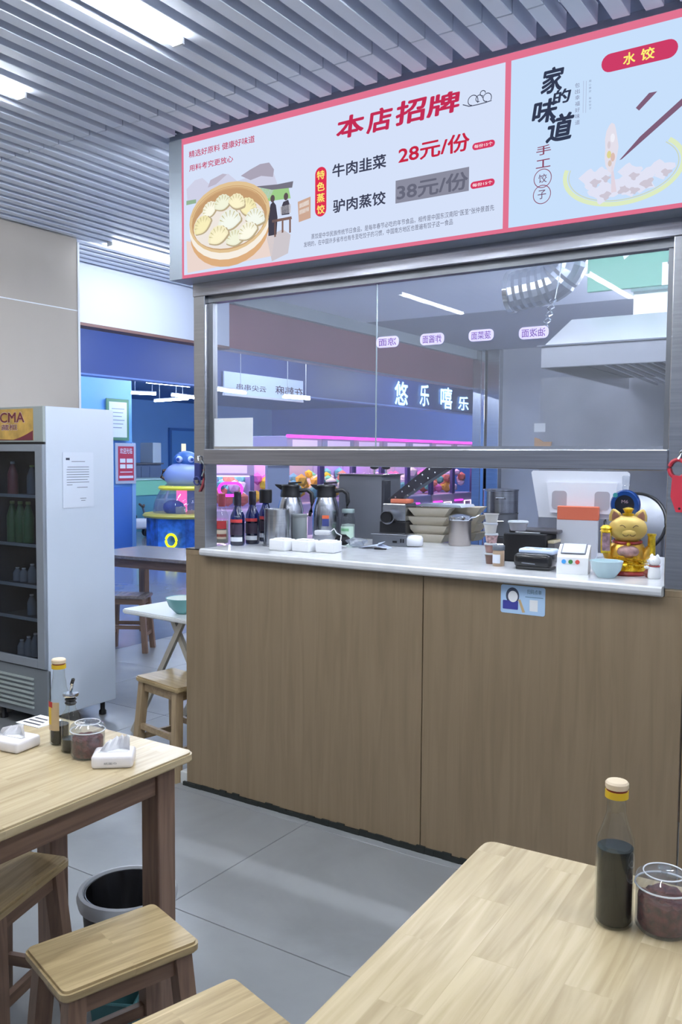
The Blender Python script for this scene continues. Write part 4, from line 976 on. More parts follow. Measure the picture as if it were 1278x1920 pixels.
# payment terminal
p = wtp(1068, 1076, .04)
t = thing('payment_terminal', 'white payment terminal with three coloured icons on its front', 'terminal', p, math.radians(12))
obj('terminal_body', Pr([(-.052,0),(.05,0),(.05,.09),(.04,.1),(-.03,.07),(-.042,.06)], -.055, .055, 'x'), WPL, t)
sc_ = obj('display_frame', B(-.044, .044, -.038, .038, 0, .003, bev=.001), mat('display_frame', (96,98,110), .3), t, (0,.004,.0868), (math.radians(23.3),0,0)); obj('display', B(-.04, .04, -.034, .034, .003, .0035), mat('display_grey', (196,198,206), .15), sc_)
for i, c in enumerate(((60,150,220), (50,120,60), (200,70,60))):
    o = obj('icon', Lz([(0,0),(.008,0),(.008,.001),(0,.001)], 16), mat('icon_%d' % i, c, .5), t, (-.030+.024*i, -.0486, .045), (PI/2-.15,0,0))
# point of sale screen seen from behind
p = wtp(1082, 1062, .12)
POSW = mat('pos_white', (214,216,222), .32)
t = thing('pos_screen', 'white point of sale screen seen from behind with orange band on its stand', 'screen', (p[0]-.05, p[1]+.045, WZ), math.radians(9))
obj('stand_base', B(-.09, .10, -.06, .10, 0, .012, bev=.004), POSW, t)
obj('stand_column', Pr(rrect(-.085, .075, .012, .215, .02), -.03, .0), POSW, t); obj('orange_band', B(-.084, .078, -.033, .003, .17, .225, bev=.003), mat('pos_orange', (206,104,74), .5), t)
hd_ = obj('screen_back', Pr([(-.17,.205),(.18,.205),(.185,.39),(.175,.398),(-.2,.398),(-.207,.39)], .012, .034), POSW, t, (0,0,-.03), (math.radians(-4),0,0))
obj('screen_front', B(-.18, .17, .034, .038, .225, .4), BLACK, hd_); obj('raised_frame', Pr([(-.12,.225),(.13,.225),(.14,.35),(-.14,.35)], -.006, .012), mat('pos_white2', (226,228,234), .3), hd_)
for x0 in (-.115, .055): obj('recess', Pr(rrect(x0, x0+.06, .24, .315, .014), -.0075, -.006), mat('pos_recess', (168,164,170), .5), hd_)
# round blue liquor bottle behind the gold cat
p = wtp(1153, 1072, .05)
t = thing('round_bottle', 'round blue decanter with clear stopper behind the gold cat', 'bottle', (p[0]+.0, p[1]+.06, WZ), math.radians(5))
BLG = mat('blue_gloss', (34,76,150), .12, .4)
obj('decanter_foot', Lz([(0,0),(.04,0),(.043,.01),(.04,.16),(.03,.2),(0,.2)], 24), BLG, t, smooth=True)
obj('decanter_ring', Lz([(.036,-.02),(.05,-.018),(.056,0),(.05,.018),(.036,.02),(.036,-.02)], 36), BLG, t, (0,0,.245), (PI/2,0,0), smooth=True)
fc = obj('decanter_face', Lz([(0,.012),(.037,.012),(.037,-.012),(0,-.012)], 32), mat('decanter_dark', (26,30,46), .2), t, (0,0,.245), (PI/2,0,0), smooth=True)
text('M6', -.012, .012, .25, .262, -.0135, mat('decanter_print', (150,130,150), .5), t); obj('hologram', Lz([(0,0),(.009,0),(.009,.001),(0,.001)], 12), mat('hologram', (90,190,190), .2, .6), t, (-.034,-.02,.28), (PI/2,0,0))
obj('stopper', Lz([(.012,.298),(.014,.31),(.011,.318),(.014,.325),(.014,.35),(.009,.353),(0,.353)], 20), POLY, t, smooth=True)
# gold beckoning cat
GOLD = mat('gold', (212,168,74), .32, .75, noise=.06, nscale=30); GOLD2 = mat('gold_matte', (208,178,98), .5, .35); GBR = mat('gold_bright', (236,190,50), .3, .7, noise=.15, nscale=80, bump=.6)
COLR = mat('collar_red', (150,40,36), .4); EAR = mat('ear_pink', (160,110,90), .5); PURP = mat('scroll_print', (150,120,130), .4, .2, noise=.3, nscale=60)
p = wtp(1163, 1080, .075)
t = thing('gold_cat', 'gold lucky cat figurine holding scrolls above a pile of coins', 'figurine', p, math.radians(20))
obj('red_base', Lz([(0,0),(.075,0),(.08,.006),(.076,.014),(.06,.018),(0,.018)], 28), COLR, t, smooth=True)
bm = Ba((0,.005,.075), .07, (.95,.8,.9), 3); obj('body', bm, GOLD, t, smooth=True)
bm = bmesh.new(); ball(bm, (0,-.004,.165), .062, (1.08,.92,.82), 3); ball(bm, (0,-.055,.152), .018, (1.4,.7,.8), 2); hd_ = obj('head', bm, GOLD2, t, smooth=True)
for sx in (-1, 1):
    e = obj('ear', Lz([(.026,0),(.02,.02),(.008,.036),(0,.04)], 12, (0,0,0), .55), GOLD2, hd_, (sx*.041, 0, .198), (0, sx*.3, 0), smooth=True); obj('inner_ear', Lz([(.016,0),(.01,.018),(0,.03)], 10, (0,0,0), .3), EAR, t, (sx*.0415, -.012, .2), (0, sx*.3, 0), smooth=True)
    obj('eye', Tb([(sx*.012+sx*.024*f, -.0585+.012*f*f, .172+.009*math.sin(PI*f)) for f in (0,.25,.5,.75,1)], .0016, 6), mat('line_brown', (110,84,40), .5), hd_, smooth=True)
    obj('mouth', Tb([(sx*.002+sx*.02*f, -.0675+.008*f, .148-.006*math.sin(PI*f)) for f in (0,.33,.66,1)], .0014, 6), mat('line_brown', (110,84,40), .5), hd_, smooth=True)
obj('hat_ingot', Lz([(0,0),(.018,0),(.022,.008),(.012,.012),(.016,.02),(.02,.026),(.01,.03),(0,.032)], 16), GBR, hd_, (0,-.006,.211), smooth=True)
obj('collar', Tb([(.048*math.cos(a), .042*math.sin(a), .118+.003*math.sin(a)) for a in [2*PI*i/24 for i in range(24)]], .0055, 8, True), COLR, t, smooth=True); obj('bell', Ba((0,-.046,.112), .008), GBR, t, smooth=True)
obj('bib', Ba((0,-.036,.085), .04, (1,.75,.62), 2), mat('bib_mauve', (164,130,128), .4, .2, noise=.2, nscale=40), t, smooth=True)
bm = bmesh.new(); tube(bm, [(-.045,.0,.06),(-.068,-.015,.07),(-.074,-.02,.09)], .017, 10, rs=[.02,.018,.016]); obj('arm', bm, GOLD, t, smooth=True)
bm = bmesh.new(); tube(bm, [(.045,.0,.06),(.07,-.01,.075),(.078,-.012,.10)], .017, 10, rs=[.02,.018,.014]); obj('arm', bm, GOLD, t, smooth=True)
s_ = obj('scroll', B(-.094,-.058,-.034,-.012,.075,.155, bev=.005), GBR, t, smooth=True); obj('scroll_face', B(-.09,-.062,-.0352,-.034,.085,.15), PURP, s_); obj('scroll_top', Lz([(0,0),(.022,0),(.018,.006),(.022,.012),(.012,.022),(0,.024)], 14, (-.076,-.023,.155)), GBR, s_, smooth=True)
s_ = obj('scroll', Lz([(0,.07),(.012,.07),(.014,.075),(.013,.14),(.016,.143),(.016,.149),(0,.149)], 14, (.082,-.014,0)), GBR, t, smooth=True)
bm = bmesh.new()
for i in range(90):
    a = random.uniform(-PI, .1) if i % 4 else random.uniform(0, PI); r = random.uniform(.03,.074); z = .02+.062*(1-(r/.078)**2)+random.random()*.006
    lathe(bm, [(0,0),(.010,0),(.010,.003),(0,.003)], 8, (r*math.cos(a), r*.85*math.sin(a)-.012, z))
obj('coin_pile', bm, GBR, t)['kind'] = 'stuff'
obj('coin_heap', Lz([(0,.016),(.068,.016),(.06,.036),(.045,.055),(.02,.066),(0,.068)], 24, (0,-.008,0), .85), GBR, t, smooth=True)
# pale blue bowl and white cat
p = wtp(1131, 1084, .03)
t = thing('bowl', 'pale blue bowl on the worktop in front of the gold cat', 'bowl', p); BLB = mat('celadon', (180,204,212), .22)
obj('bowl_body', Lz([(0,.003),(.03,0),(.033,.004),(.05,.028),(.057,.058),(.0545,.058),(.047,.03),(.028,.009),(0,.008)], 32), BLB, t, smooth=True); obj('bowl_rim', Tb([(.0558*math.cos(2*PI*i/32), .0558*math.sin(2*PI*i/32), .058) for i in range(32)], .0016, 6, True), BLB, t, smooth=True)
p = wtp(1223, 1086, .02)
WC = mat('white_ceramic', (232,234,236), .25)
t = thing('white_cat', 'small white lucky cat figurine with red collar at the worktop end', 'figurine', p, math.radians(-25))
bm = bmesh.new(); lathe(bm, [(0,0),(.02,0),(.023,.008),(.021,.03),(.016,.044),(0,.05)], 20); obj('body', bm, WC, t, smooth=True); hd_ = obj('head', Ba((0,-.001,.061), .0215, (1,.92,.88), 3), WC, t, smooth=True)
for sx in (-1,1):
    obj('ear', Lz([(.008,0),(.004,.008),(0,.011)], 10, (sx*.012,0,.076)), WC, hd_, smooth=True)
    obj('eye', Tb([(sx*.004+sx*.007*f, -.0195+.002*f, .062+.003*math.sin(PI*f)) for f in (0,.5,1)], .0007, 5), mat('line_blue', (110,150,190), .5), hd_)
obj('collar', Tb([(.0175*math.cos(2*PI*i/18), .0165*math.sin(2*PI*i/18), .044) for i in range(18)], .0025, 6, True), COLR, t, smooth=True); obj('paw', Tb([(-.012,-.01,.036),(-.02,-.016,.04),(-.026,-.018,.037)], .006, 8), WC, t, smooth=True)
obj('red_pouch', Ba((-.022,-.006,.016), .016, (1,.8,1), 2), mat('pouch_red', (120,56,44), .6), t, smooth=True)

# ---- keyrings on the posts, card on the counter front
a = on(375, 905, y=2.972)
t = thing('bottle_opener', 'blue bottle opener hanging on the left steel post', 'opener', (a.x, 2.974, a.z)); NAV = mat('navy_plastic', (44,52,110), .4)
obj('opener_body', Pr([(-.026,.012),(.006,.012),(.008,.085),(-.024,.09)], -.012, -.001), NAV, t)
obj('opener_ring', Tb([(-.008+.018*math.cos(2*PI*i/18), -.014, .008+.018*math.sin(2*PI*i/18)) for i in range(18)], .004, 8, True), NAV, t, smooth=True); obj('cord_loop', Tb([(0,-.006,.08),(.012,-.006,.10),(.026,-.006,.085),(.024,-.006,.05),(.014,-.006,.03)], .003, 6), mat('cord_grey', (140,150,150), .5), t, smooth=True)
obj('red_strap', Tb([(.022,-.005,.06),(.025,-.005,.02),(.012,-.005,-.02),(-.002,-.005,-.04)], .004, 6), mat('strap_red', (150,60,70), .6), t, smooth=True); obj('hook', Tb([(-.002,-.002,.12),(-.002,-.012,.118),(.0,-.014,.1)], .004, 6), CHROME, t, smooth=True)
a = on(1268, 960, y=2.972)
t = thing('bottle_opener', 'red bottle opener hanging on the right steel post', 'opener', (a.x, 2.974, a.z)); RP = mat('red_plastic', (196,52,70), .4)
obj('opener_body', Pr([(0,0),(.02,.0),(.024,.02),(.02,.115),(-.014,.12),(-.018,.05)], -.016, -.002), RP, t); obj('opener_hole', Lz([(0,0),(.004,0),(.004,.001),(0,.001)], 12), BLACK, t, (.011,-.016,.012), (PI/2,0,0))
obj('ring', Tb([(.0+.026*math.cos(2*PI*i/20), -.009, .14+.03*math.sin(2*PI*i/20)) for i in range(20)], .006, 8, True), RP, t, smooth=True); obj('hook', Tb([(.01,-.002,.2),(.01,-.014,.195),(.004,-.014,.172)], .004, 6), CHROME, t, smooth=True)
a = on(938, 1151, y=2.98); b = on(1022, 1107, y=2.98)
w_, h_ = b.x-a.x, .103
t = thing('promo_card', 'blue promotional card stuck on the counter front', 'card', (a.x, 2.981, on(980,1151,y=2.98).z-.002))
obj('card', Pr(rrect(0, w_, 0, h_, .008), -.0016, -.0002), mat('card_blue', (176,206,238), .4), t)
obj('dark_blue_patch', Pr(rrect(w_*.05, w_*.4, h_*.14, h_*.45, .003), -.0022, -.0016), mat('card_navy', (62,66,150), .5), t); obj('printed_bowl', Pr(ell(w_*.27, h_*.62, w_*.15, h_*.3), -.0021, -.0016), mat('card_ink', (60,70,92), .5), t); obj('printed_food', Pr(ell(w_*.28, h_*.6, w_*.11, h_*.2), -.0026, -.0021), PAPER, t)
obj('printed_stick', Pr([(w_*.4,h_*.5),(w_*.45,h_*.52),(w_*.56,h_*.08),(w_*.5,h_*.06)], -.0022, -.0016), mat('card_tan', (196,170,130), .5), t)
text('扫码点单', w_*.6, w_*.92, h_*.74, h_*.9, -.0019, mat('card_text', (90,120,150), .5), t, bold=.01)
obj('blank_square', Pr([(w_*.66,h_*.14),(w_*.84,h_*.14),(w_*.84,h_*.54),(w_*.66,h_*.54)], -.0022, -.0016), PAPER, t)
obj('printed_rule', B(w_*.56, w_*.96, -.0022, -.0016, h_*.62, h_*.64), mat('card_text', (90,120,150), .5), t)

# ================================================================== KITCHEN BEHIND THE GLASS
hx0, hx1_, hy0, hy1 = -1.60, .3, 4.25, 5.80
hd2 = thing('range_hood', 'wide steel range hood with slanted filters seen through the glass', 'hood', ((hx0+hx1_)/2, (hy0+hy1)/2, 2.0))
HX, HY = (hx1_-hx0)/2, (hy1-hy0)/2
obj('front_fascia', B(-HX, HX, -HY, -HY+.02, 0, .105, bev=.003), mat('hood_steel', (128,130,136), .4, .35), hd2); obj('side_fascia', B(-HX, -HX+.015, -HY+.021, HY, 0, .105), STEEL, hd2); obj('side_fascia', B(HX-.015, HX, -HY+.021, HY, 0, .105), STEEL, hd2)
obj('hood_top', Pr([(-HY+.02,.105),(HY,.105),(HY,.30),(-HY+.45,.30)], -HX, HX, 'x'), mat('hood_pale', (206,208,210), .4, .3), hd2)
obj('hood_flange', B(-HX-.02, HX+.02, -HY-.012, -HY+.02, .105, .112), CHROME, hd2)
for i in range(26):
    x = -HX+.2+i*.06
    obj('filter_fin', bar((x, -HY+.25, .05), (x+.02, HY-.12, .012), .012, .012), mat('filter_grey', (150,154,160), .4, .2), hd2)
obj('filter_back', B(-HX+.02, HX-.02, -HY+.03, HY-.02, .07, .10), mat('filter_dark', (16,17,20), .6), hd2)
db = thing('duct_box', 'pale square duct box on top of the range hood', 'duct', (-.62, 5.35, 2.302)); obj('box_body', B(-.75, .75, -.3, .4, 0, .22, bev=.004), mat('hood_pale', (206,208,210), .4, .3), db); obj('box_flange', B(-.76, .76, -.31, -.3, .18, .215), WHITE, db)
# backsplash
SPL = mat('splash_steel', (138,140,150), .45, .35, noise=.1, nscale=2)
sp_ = thing('backsplash_wall', 'stained grey steel backsplash below the range hood', 'panel', (-2.2, 5.85, 0))
for i in range(3): obj('splash_sheet', B(.98*i, .98*i+.976, 0, .03, 0, 2.1), SPL, sp_)
tag(obj('wall_note', B(-.04,.04,-.003,0,-.03,.03), PAPER, None, (on(990,802,y=5.84).x+.08, 5.849, on(990,802,y=5.84).z)), 'small blank white note stuck on the steel backsplash', 'note')
tag(obj('cardboard_flap', Pr([(0,0),(.11,0),(.12,.05),(.06,.05),(.03,.07),(0,.08)], 0, .02), mat('cardboard', (196,148,100), .8), None, (on(1000,840,y=5.8).x, 5.81, on(1000,842,y=5.8).z)), 'torn piece of brown cardboard standing at the backsplash', 'cardboard')
# aluminium elbow duct and chain
AL = mat('aluminium_duct', (172,178,188), .3, .9)
e0 = on(1015, 535, y=5.0)
t = thing('duct_elbow', 'crinkled aluminium elbow duct hanging under the kitchen ceiling', 'duct', (e0.x, 5.0, e0.z))
pts = [(-.19,0,-.02),(-.1,0,-.01),(0,0,.0),(.08,0,.02),(.14,0,.08),(.17,0,.18),(.18,0,2.984-e0.z)]
bm = bmesh.new(); fine = []
for i in range(len(pts)-1):
    for k in range(4): fine.append(Vector(pts[i]).lerp(Vector(pts[i+1]), k/4))
fine.append(Vector(pts[-1])); tube(bm, fine, .1, 18, rs=[.115+.006*(i % 2) for i in range(len(fine))]); obj('duct_hose', bm, AL, t, smooth=False)
obj('duct_collar', Lz([(.12,0),(.125,.002),(.125,.03),(.12,.032)], 24), CHROME, t, (-.2,0,-.02), (0,PI/2,0), smooth=True)
ch0 = on(1040, 560, y=4.3); ch1 = on(1026, 612, y=4.3)
t = thing('wire_chain', 'twisted wire hanging from the elbow duct', 'wire', ch0)
d_ = ch1-ch0
obj('strand', Tb([d_*(i/16)+Vector((.008*math.sin(i*1.6), .008*math.cos(i*1.6), 0)) for i in range(17)], .004, 6), CHROME, t, smooth=True); obj('strand', Tb([d_*(i/16)+Vector((-.02-.008*math.sin(i*1.6), .0, 0)) for i in range(17)], .003, 6), CHROME, t, smooth=True)
obj('wire_up', Tb([(0,0,0),(.02,.02,.15),(.03,.04,2.98-ch0.z)], .003, 6), CHROME, t, smooth=True)
# green cover panel under the ceiling
gy = 4.9; a = on(1100, 548, y=gy); b = on(1264, 466, y=gy); gw = b.x-a.x+.4
t = thing('green_panel', 'green painted cover panel high on the kitchen side with a white note', 'panel', (a.x, gy, a.z+.0))
gh = 2.93-a.z-.0
obj('panel_board', B(0, gw, 0, .03, 0, gh, bev=.002), mat('green_paint', (108,160,140), .5), t)
n0 = on(1240, 535, y=gy); obj('white_note', B(n0.x-a.x, n0.x-a.x+.14, -.003, 0, n0.z-a.z, n0.z-a.z+.12), PAPER, t)
n0 = on(1170, 487, y=gy); obj('torn_paper', Pr([(0,0),(.09,.07),(.02,.075),(-.015,.045)], -.004, -.001), PAPER, t, (n0.x-a.x, 0, n0.z-a.z))
obj('bolt', Lz([(0,0),(.012,0),(.01,.006),(0,.007)], 12), DSTEEL, t, (on(1255,492,y=gy).x-a.x, 0, on(1255,492,y=gy).z-a.z), (PI/2,0,0)); obj('panel_hanger', B(.05, .08, .0, .02, gh, 2.984-a.z), DSTEEL, t); obj('panel_hanger', B(gw-.2, gw-.17, .0, .02, gh, 2.984-a.z), DSTEEL, t)
# wok ring and tap at the right of the kitchen
t = thing('wok_lid', 'black rimmed steel wok lid leaning behind the gold cat', 'lid', (on(1190,980,y=4.5).x, 4.5, on(1190,980,y=4.5).z-.0))
obj('lid_disc', Lz([(0,.03),(.08,.024),(.145,.004),(.145,0),(.08,.02),(0,.026)], 36), DSTEEL, t, (0,0,0), (math.radians(75),0,0), smooth=True); obj('lid_rim', Tb([(.15*math.cos(2*PI*i/40), 0, .15*math.sin(2*PI*i/40)) for i in range(40)], .009, 8, True), BLACK, t, (0,0,0), (math.radians(-15),0,0), smooth=True)
obj('stand', bar((0,.03,-.12), (0,.10,bz-t.location.z+.02), .02, .02), DSTEEL, t)
a = on(1240, 1045, y=4.72)
t = thing('kitchen_tap', 'steel swan neck tap beside the right post', 'tap', (a.x, 4.72, bz))
hh_ = on(1234, 955, y=4.72).z-bz
obj('tap_base', Lz([(0,0),(.03,0),(.03,.02),(.014,.03),(0,.03)], 18), BLACK, t, smooth=True); obj('tap_neck', Tb([(0,0,.02),(0,0,hh_-.06),(.01,0,hh_-.02),(.04,0,hh_),(.07,0,hh_-.02),(.075,0,hh_-.06)], .008, 8), DSTEEL, t, smooth=True)

# ================================================================== ARCADE
AFILL = glow('arcade_fill_tube', (226,240,255), ARC); ASEEN = glow('arcade_tube_seen', (226,240,255), 32)
def atube(q0, q1, label, z=2.5): tubelamp('tube_lamp', on(*q0, z=z), on(*q1, z=z), ASEEN, label, r=.016, grp='arcade tube lamps')
atube((275,716), (355,724), 'highest long tube lamp on the arcade ceiling, left of the steel post')
atube((246,737), (292,739), 'short tube lamp on the arcade ceiling beside the blue pillar')
atube((322,741), (372,747), 'tube lamp on the arcade ceiling running behind the steel post')
atube((290,752), (352,748), 'lowest tube lamp on the arcade ceiling above the blue door')
atube((396,729), (460,737), 'tube lamp in front of the reflected white banner, seen at the left of the glass', z=2.33)
atube((531,744), (580,748), 'tube lamp at the right end of the reflected white banner', z=2.33)
for i, (x, y) in enumerate(((-9.4, 5), (-9.4, 8), (-9.4, 11), (-9.4, 14), (-9.4, 17), (-9.4, 20), (-11.4, 9.5), (-11.4, 13))):  # extra tubes added out of view to brighten the arcade
    tubelamp('tube_lamp', (x, y-.9, 2.93), (x, y+.9, 2.93), AFILL, 'added arcade fill tube lamp, hidden from the dining room', r=.022, grp='added hidden arcade fill lamps')
for y in (4.0, 7.0, 10, 14):  # more tubes added out of sight, lighting the passage
    tubelamp('tube_lamp', (-6.6, y-.7, 2.94), (-6.6, y+.7, 2.94), AFILL, 'added passage fill tube lamp, hidden by the soffit', r=.02, grp='added hidden passage fill lamps')

# neon characters on the bulkhead
NEON = glow('neon_cyan', (170,226,255), 3.0)
ng = thing('neon_sign', 'glowing pale blue characters on the dark blue bulkhead', 'sign', (-7.98, 14, 2.5))
for ch, (u0, v0, u1, v1) in (('悠',(740,759,764,716)), ('乐',(787,761,804,722)), ('嘻',(826,766,847,727)), ('乐',(859,769,878,744))):
    a = on(u0, (v0+v1)/2, x=-7.97); b = on(u1, (v0+v1)/2, x=-7.97); z0 = on((u0+u1)/2, v0, x=-7.97).z; z1 = on((u0+u1)/2, v1, x=-7.97).z
    text(ch, a.y-14, b.y-14, z0-2.5, z1-2.5, .01, NEON, ng, 'neon_character', bold=.02, axis='x')
# reflection of a white banner, built as a faintly glowing board
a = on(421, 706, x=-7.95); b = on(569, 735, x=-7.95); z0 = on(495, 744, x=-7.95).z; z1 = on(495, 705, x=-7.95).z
bn3 = thing('reflected_banner', 'reflection of a long white banner with dark mirrored characters, built high in the arcade', 'banner', (-7.96, a.y, z0))
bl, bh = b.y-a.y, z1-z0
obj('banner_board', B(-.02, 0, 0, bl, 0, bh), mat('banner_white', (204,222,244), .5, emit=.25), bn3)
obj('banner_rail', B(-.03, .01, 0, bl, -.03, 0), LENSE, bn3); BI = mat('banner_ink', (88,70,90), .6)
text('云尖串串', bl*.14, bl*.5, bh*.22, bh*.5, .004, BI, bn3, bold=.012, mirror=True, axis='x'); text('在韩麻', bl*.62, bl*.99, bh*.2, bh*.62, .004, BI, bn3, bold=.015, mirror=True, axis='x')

# blue pillar with certificate and red notice
px_ = -10.5; yr = on(247, 800, x=px_).y
pw = struct(obj('wall_arcade_pillar', B(px_-.6, px_, 4.2, yr, 0, 2.99), mat('pillar_blue', (112,172,236), .4)))
obj('pillar_edge', B(px_-.02, px_+.03, yr-.03, yr+.05, 0, 1.75), mat('pillar_edge', (130,176,226), .4), pw)
for i in range(3): obj('pillar_panel', B(px_, px_+.03, yr-.55-.62*i, yr-.04-.62*i, .03, 1.05), mat('panel_blue', (74,120,196), .45), pw)
def wallcard(name, label, cat, u0, v0, u1, v1, x, m, fm, fw=.04):
    a = on(u0, v1, x=x); b = on(u1, v1, x=x); z0 = on((u0+u1)/2, v1, x=x).z; z1 = on((u0+u1)/2, v0, x=x).z
    t = thing(name, label, cat, (x+.031, a.y, z0)); w_, h_ = b.y-a.y, z1-z0
    obj('frame', B(0, .02, 0, w_, 0, h_, bev=.004), fm, t); obj('sheet', B(.02, .024, fw, w_-fw, fw, h_-fw), m, t)
    return t, w_, h_
t, w_, h_ = wallcard('framed_certificate', 'framed certificate with green border on the blue pillar', 'frame', 196, 748, 238, 826, px_, mat('cert_paper', (214,224,240), .5), mat('cert_green', (84,130,100), .5), .05)
for i in range(6): obj('printed_line', B(.024, .026, w_*.22, w_*(.78-.06*(i % 3)), h_*(.75-.09*i), h_*(.75-.09*i)+.012), mat('cert_ink', (130,140,160), .6), t)
t, w_, h_ = wallcard('red_notice', 'red notice board with white writing below the green framed certificate', 'notice', 213, 831, 251, 907, px_, mat('notice_red', (176,54,74), .5), mat('notice_frame', (170,180,196), .4), .05)
text('欢迎光临', w_*.2, w_*.8, h_*.74, h_*.88, .026, LABW, t, bold=.01, axis='x')
for i, (a0, a1, z, hh) in enumerate(((.2,.46,.52,.1),(.52,.82,.52,.1),(.2,.46,.38,.1),(.52,.82,.38,.1),(.2,.8,.28,.02),(.16,.84,.14,.06))): obj('printed_block', B(.024, .027, w_*a0, w_*a1, h_*z, h_*(z+hh)), LABW, t)
# reception desk at the back
dx = -13.2; a = on(253, 930, x=dx); b = on(312, 930, x=dx)
t = thing('reception_desk', 'green and teal reception desk at the back of the arcade', 'desk', (dx, a.y, 0)); z1 = on(280, 900, x=dx).z; zm = on(280, 928, x=dx).z
obj('desk_front', B(-.06, 0, -.6, b.y-a.y+.6, 0, zm), mat('desk_teal', (92,150,170), .4), t); obj('desk_band', B(-.06, .02, -.6, b.y-a.y+.6, zm, z1), mat('desk_green', (136,206,176), .4), t); obj('desk_top', B(-.6, .04, -.6, b.y-a.y+.6, z1, z1+.03), mat('desk_pale', (176,206,206), .3), t)
a2_ = on(290, 865, x=dx-.8)
t = thing('back_cabinet', 'pale grey cabinet standing behind the reception desk', 'cabinet', (dx-.8, a2_.y, 0)); zt = on(290, 830, x=dx-.8).z; zs = on(290, 868, x=dx-.8).z
obj('lower_unit', B(-.4, 0, -.55, .2, 0, zs, bev=.01), mat('cab_dark', (92,108,136), .5), t); obj('upper_unit', B(-.4, 0, -.05, .2, zs, zt, bev=.01), mat('cab_pale', (176,190,206), .5), t); obj('counter_slab', B(-.45, .05, -.6, .22, zs-.03, zs), DSTEEL, t)
for y in (-.3, -.05): obj('door_leaf', B(0, .012, y-.11, y+.11, .1, zs-.08), mat('cab_dark', (92,108,136), .5), t)
# door in the far wall
wx = -16.99; a = on(319, 900, x=wx); b = on(372, 900, x=wx); zt = on(345, 808, x=wx).z
t = struct(obj('door_1', B(0, .04, 0, b.y-a.y, 0, zt), mat('door_blue', (104,164,226), .45), None, (wx, a.y, 0))); 
obj('door_trim', B(0, .07, -.07, 0, 0, zt+.07), mat('door_trim', (72,120,184), .5), t); obj('door_trim', B(0, .07, 0, b.y-a.y, zt, zt+.07), mat('door_trim', (72,120,184), .5), t)
y0 = on(338, 850, x=wx).y-a.y; y1 = on(346, 850, x=wx).y-a.y; obj('door_window', B(.04, .05, y0, y1, on(342,868,x=wx).z, on(342,832,x=wx).z), glow('door_light', (255,246,226), 1.1), t)
# kids' dome game
p = on(348, 1034, z=0)
g = thing('dome_game', 'blue childrens dome game with yellow rim and clear bubble', 'arcade game', (p.x-.1, p.y+.1, 0))
gb = mat('game_blue', (52,104,176), .35, 0, noise=.45, nscale=5); YR = mat('game_yellow', (206,188,84), .35); NB = mat('game_navy', (40,70,140), .3)
r_ = .66
obj('game_base', Lz([(0,.03),(r_*.9,.03),(r_*.94,.06),(r_*.94,.56),(0,.56)], 8), gb, g); obj('rim', Lz([(r_*.8,.555),(r_*1.0,.56),(r_*1.04,.59),(r_*1.0,.62),(r_*.8,.63),(0,.63)], 36), YR, g, smooth=True)
for i in range(8):
    a = 2*PI*(i+.5)/8; obj('rib', B(-.02, .02, -.02, .02, .06, .555), NB, g, (r_*.9*math.cos(a-PI/8), r_*.9*math.sin(a-PI/8), 0), (0,0,a))
obj('bubble', Lz([(r_*.78*math.cos(t_), .63+r_*.86*math.sin(t_)) for t_ in [PI/2*i/10 for i in range(10)]]+[(0,.63+r_*.86)], 32), glass('bubble', (214,224,240), .10, .0, .10), g, smooth=True)
obj('canopy_ring', Lz([(r_*.3,1.0),(r_*.62,1.0),(r_*.66,1.03),(r_*.62,1.06),(r_*.3,1.07),(r_*.3,1.0)], 32), mat('ring_yellow', (214,206,60), .35, emit=.25), g, smooth=True)
obj('lit_column', Lz([(0,.64),(.085,.64),(.085,.99),(0,.99)], 20, (-.02,-.06,0)), glow('pink_light', (255,84,150), 2.2), g, smooth=True)
hb = bmesh.new(); ball(hb, (0,0,1.22), .34, (1,1,.7), 3); obj('top_mound', hb, mat('mound_grey', (150,166,206), .4), g, smooth=True)
hb = bmesh.new(); ball(hb, (0,.02,1.46), .21, (1.05,.95,.8), 3); ball(hb, (-.14,.0,1.38), .12, (1.1,.9,.6), 2); th_ = obj('top_head', hb, mat('head_blue', (50,96,160), .35), g, smooth=True)
va = math.atan2(-p.y, -p.x)
for da in (-.5, .5):
    e = obj('eye', Ba((.19*math.cos(va+da), .19*math.sin(va+da), 1.49), .055, (1,1,1), 2), mat('eye_white', (196,210,236), .4), th_, smooth=True); obj('pupil', Ba((.225*math.cos(va+da), .225*math.sin(va+da), 1.49), .032, (1,1,1), 2), NB, th_, smooth=True)
obj('seat_toy', Ba((.28*math.cos(va-.7), .28*math.sin(va-.7), .72), .16, (1.2,1,.8), 2), mat('toy_violet', (60,66,150), .5), g, smooth=True); obj('toy_box', B(-.1, .1, -.08, .08, .63, .74, bev=.01), mat('toy_tan', (176,160,150), .5), g, (.36*math.cos(va-.2), .36*math.sin(va-.2), 0), (0,0,va))
q = on(293, 1013, y=p.y-.42); rl = Vector((math.cos(va-.35), math.sin(va-.35), 0))
rg = []
c0 = rl*(r_*.97)+Vector((0,0,.22)); tt = Vector((-rl.y, rl.x, 0))
obj('ring_light', Tb([c0+tt*.085*math.cos(2*PI*i/24)+Vector((0,0,.1*math.sin(2*PI*i/24))) for i in range(24)], .02, 8, True), glow('ring_yellow_light', (236,240,40), 1.5), g, smooth=True)
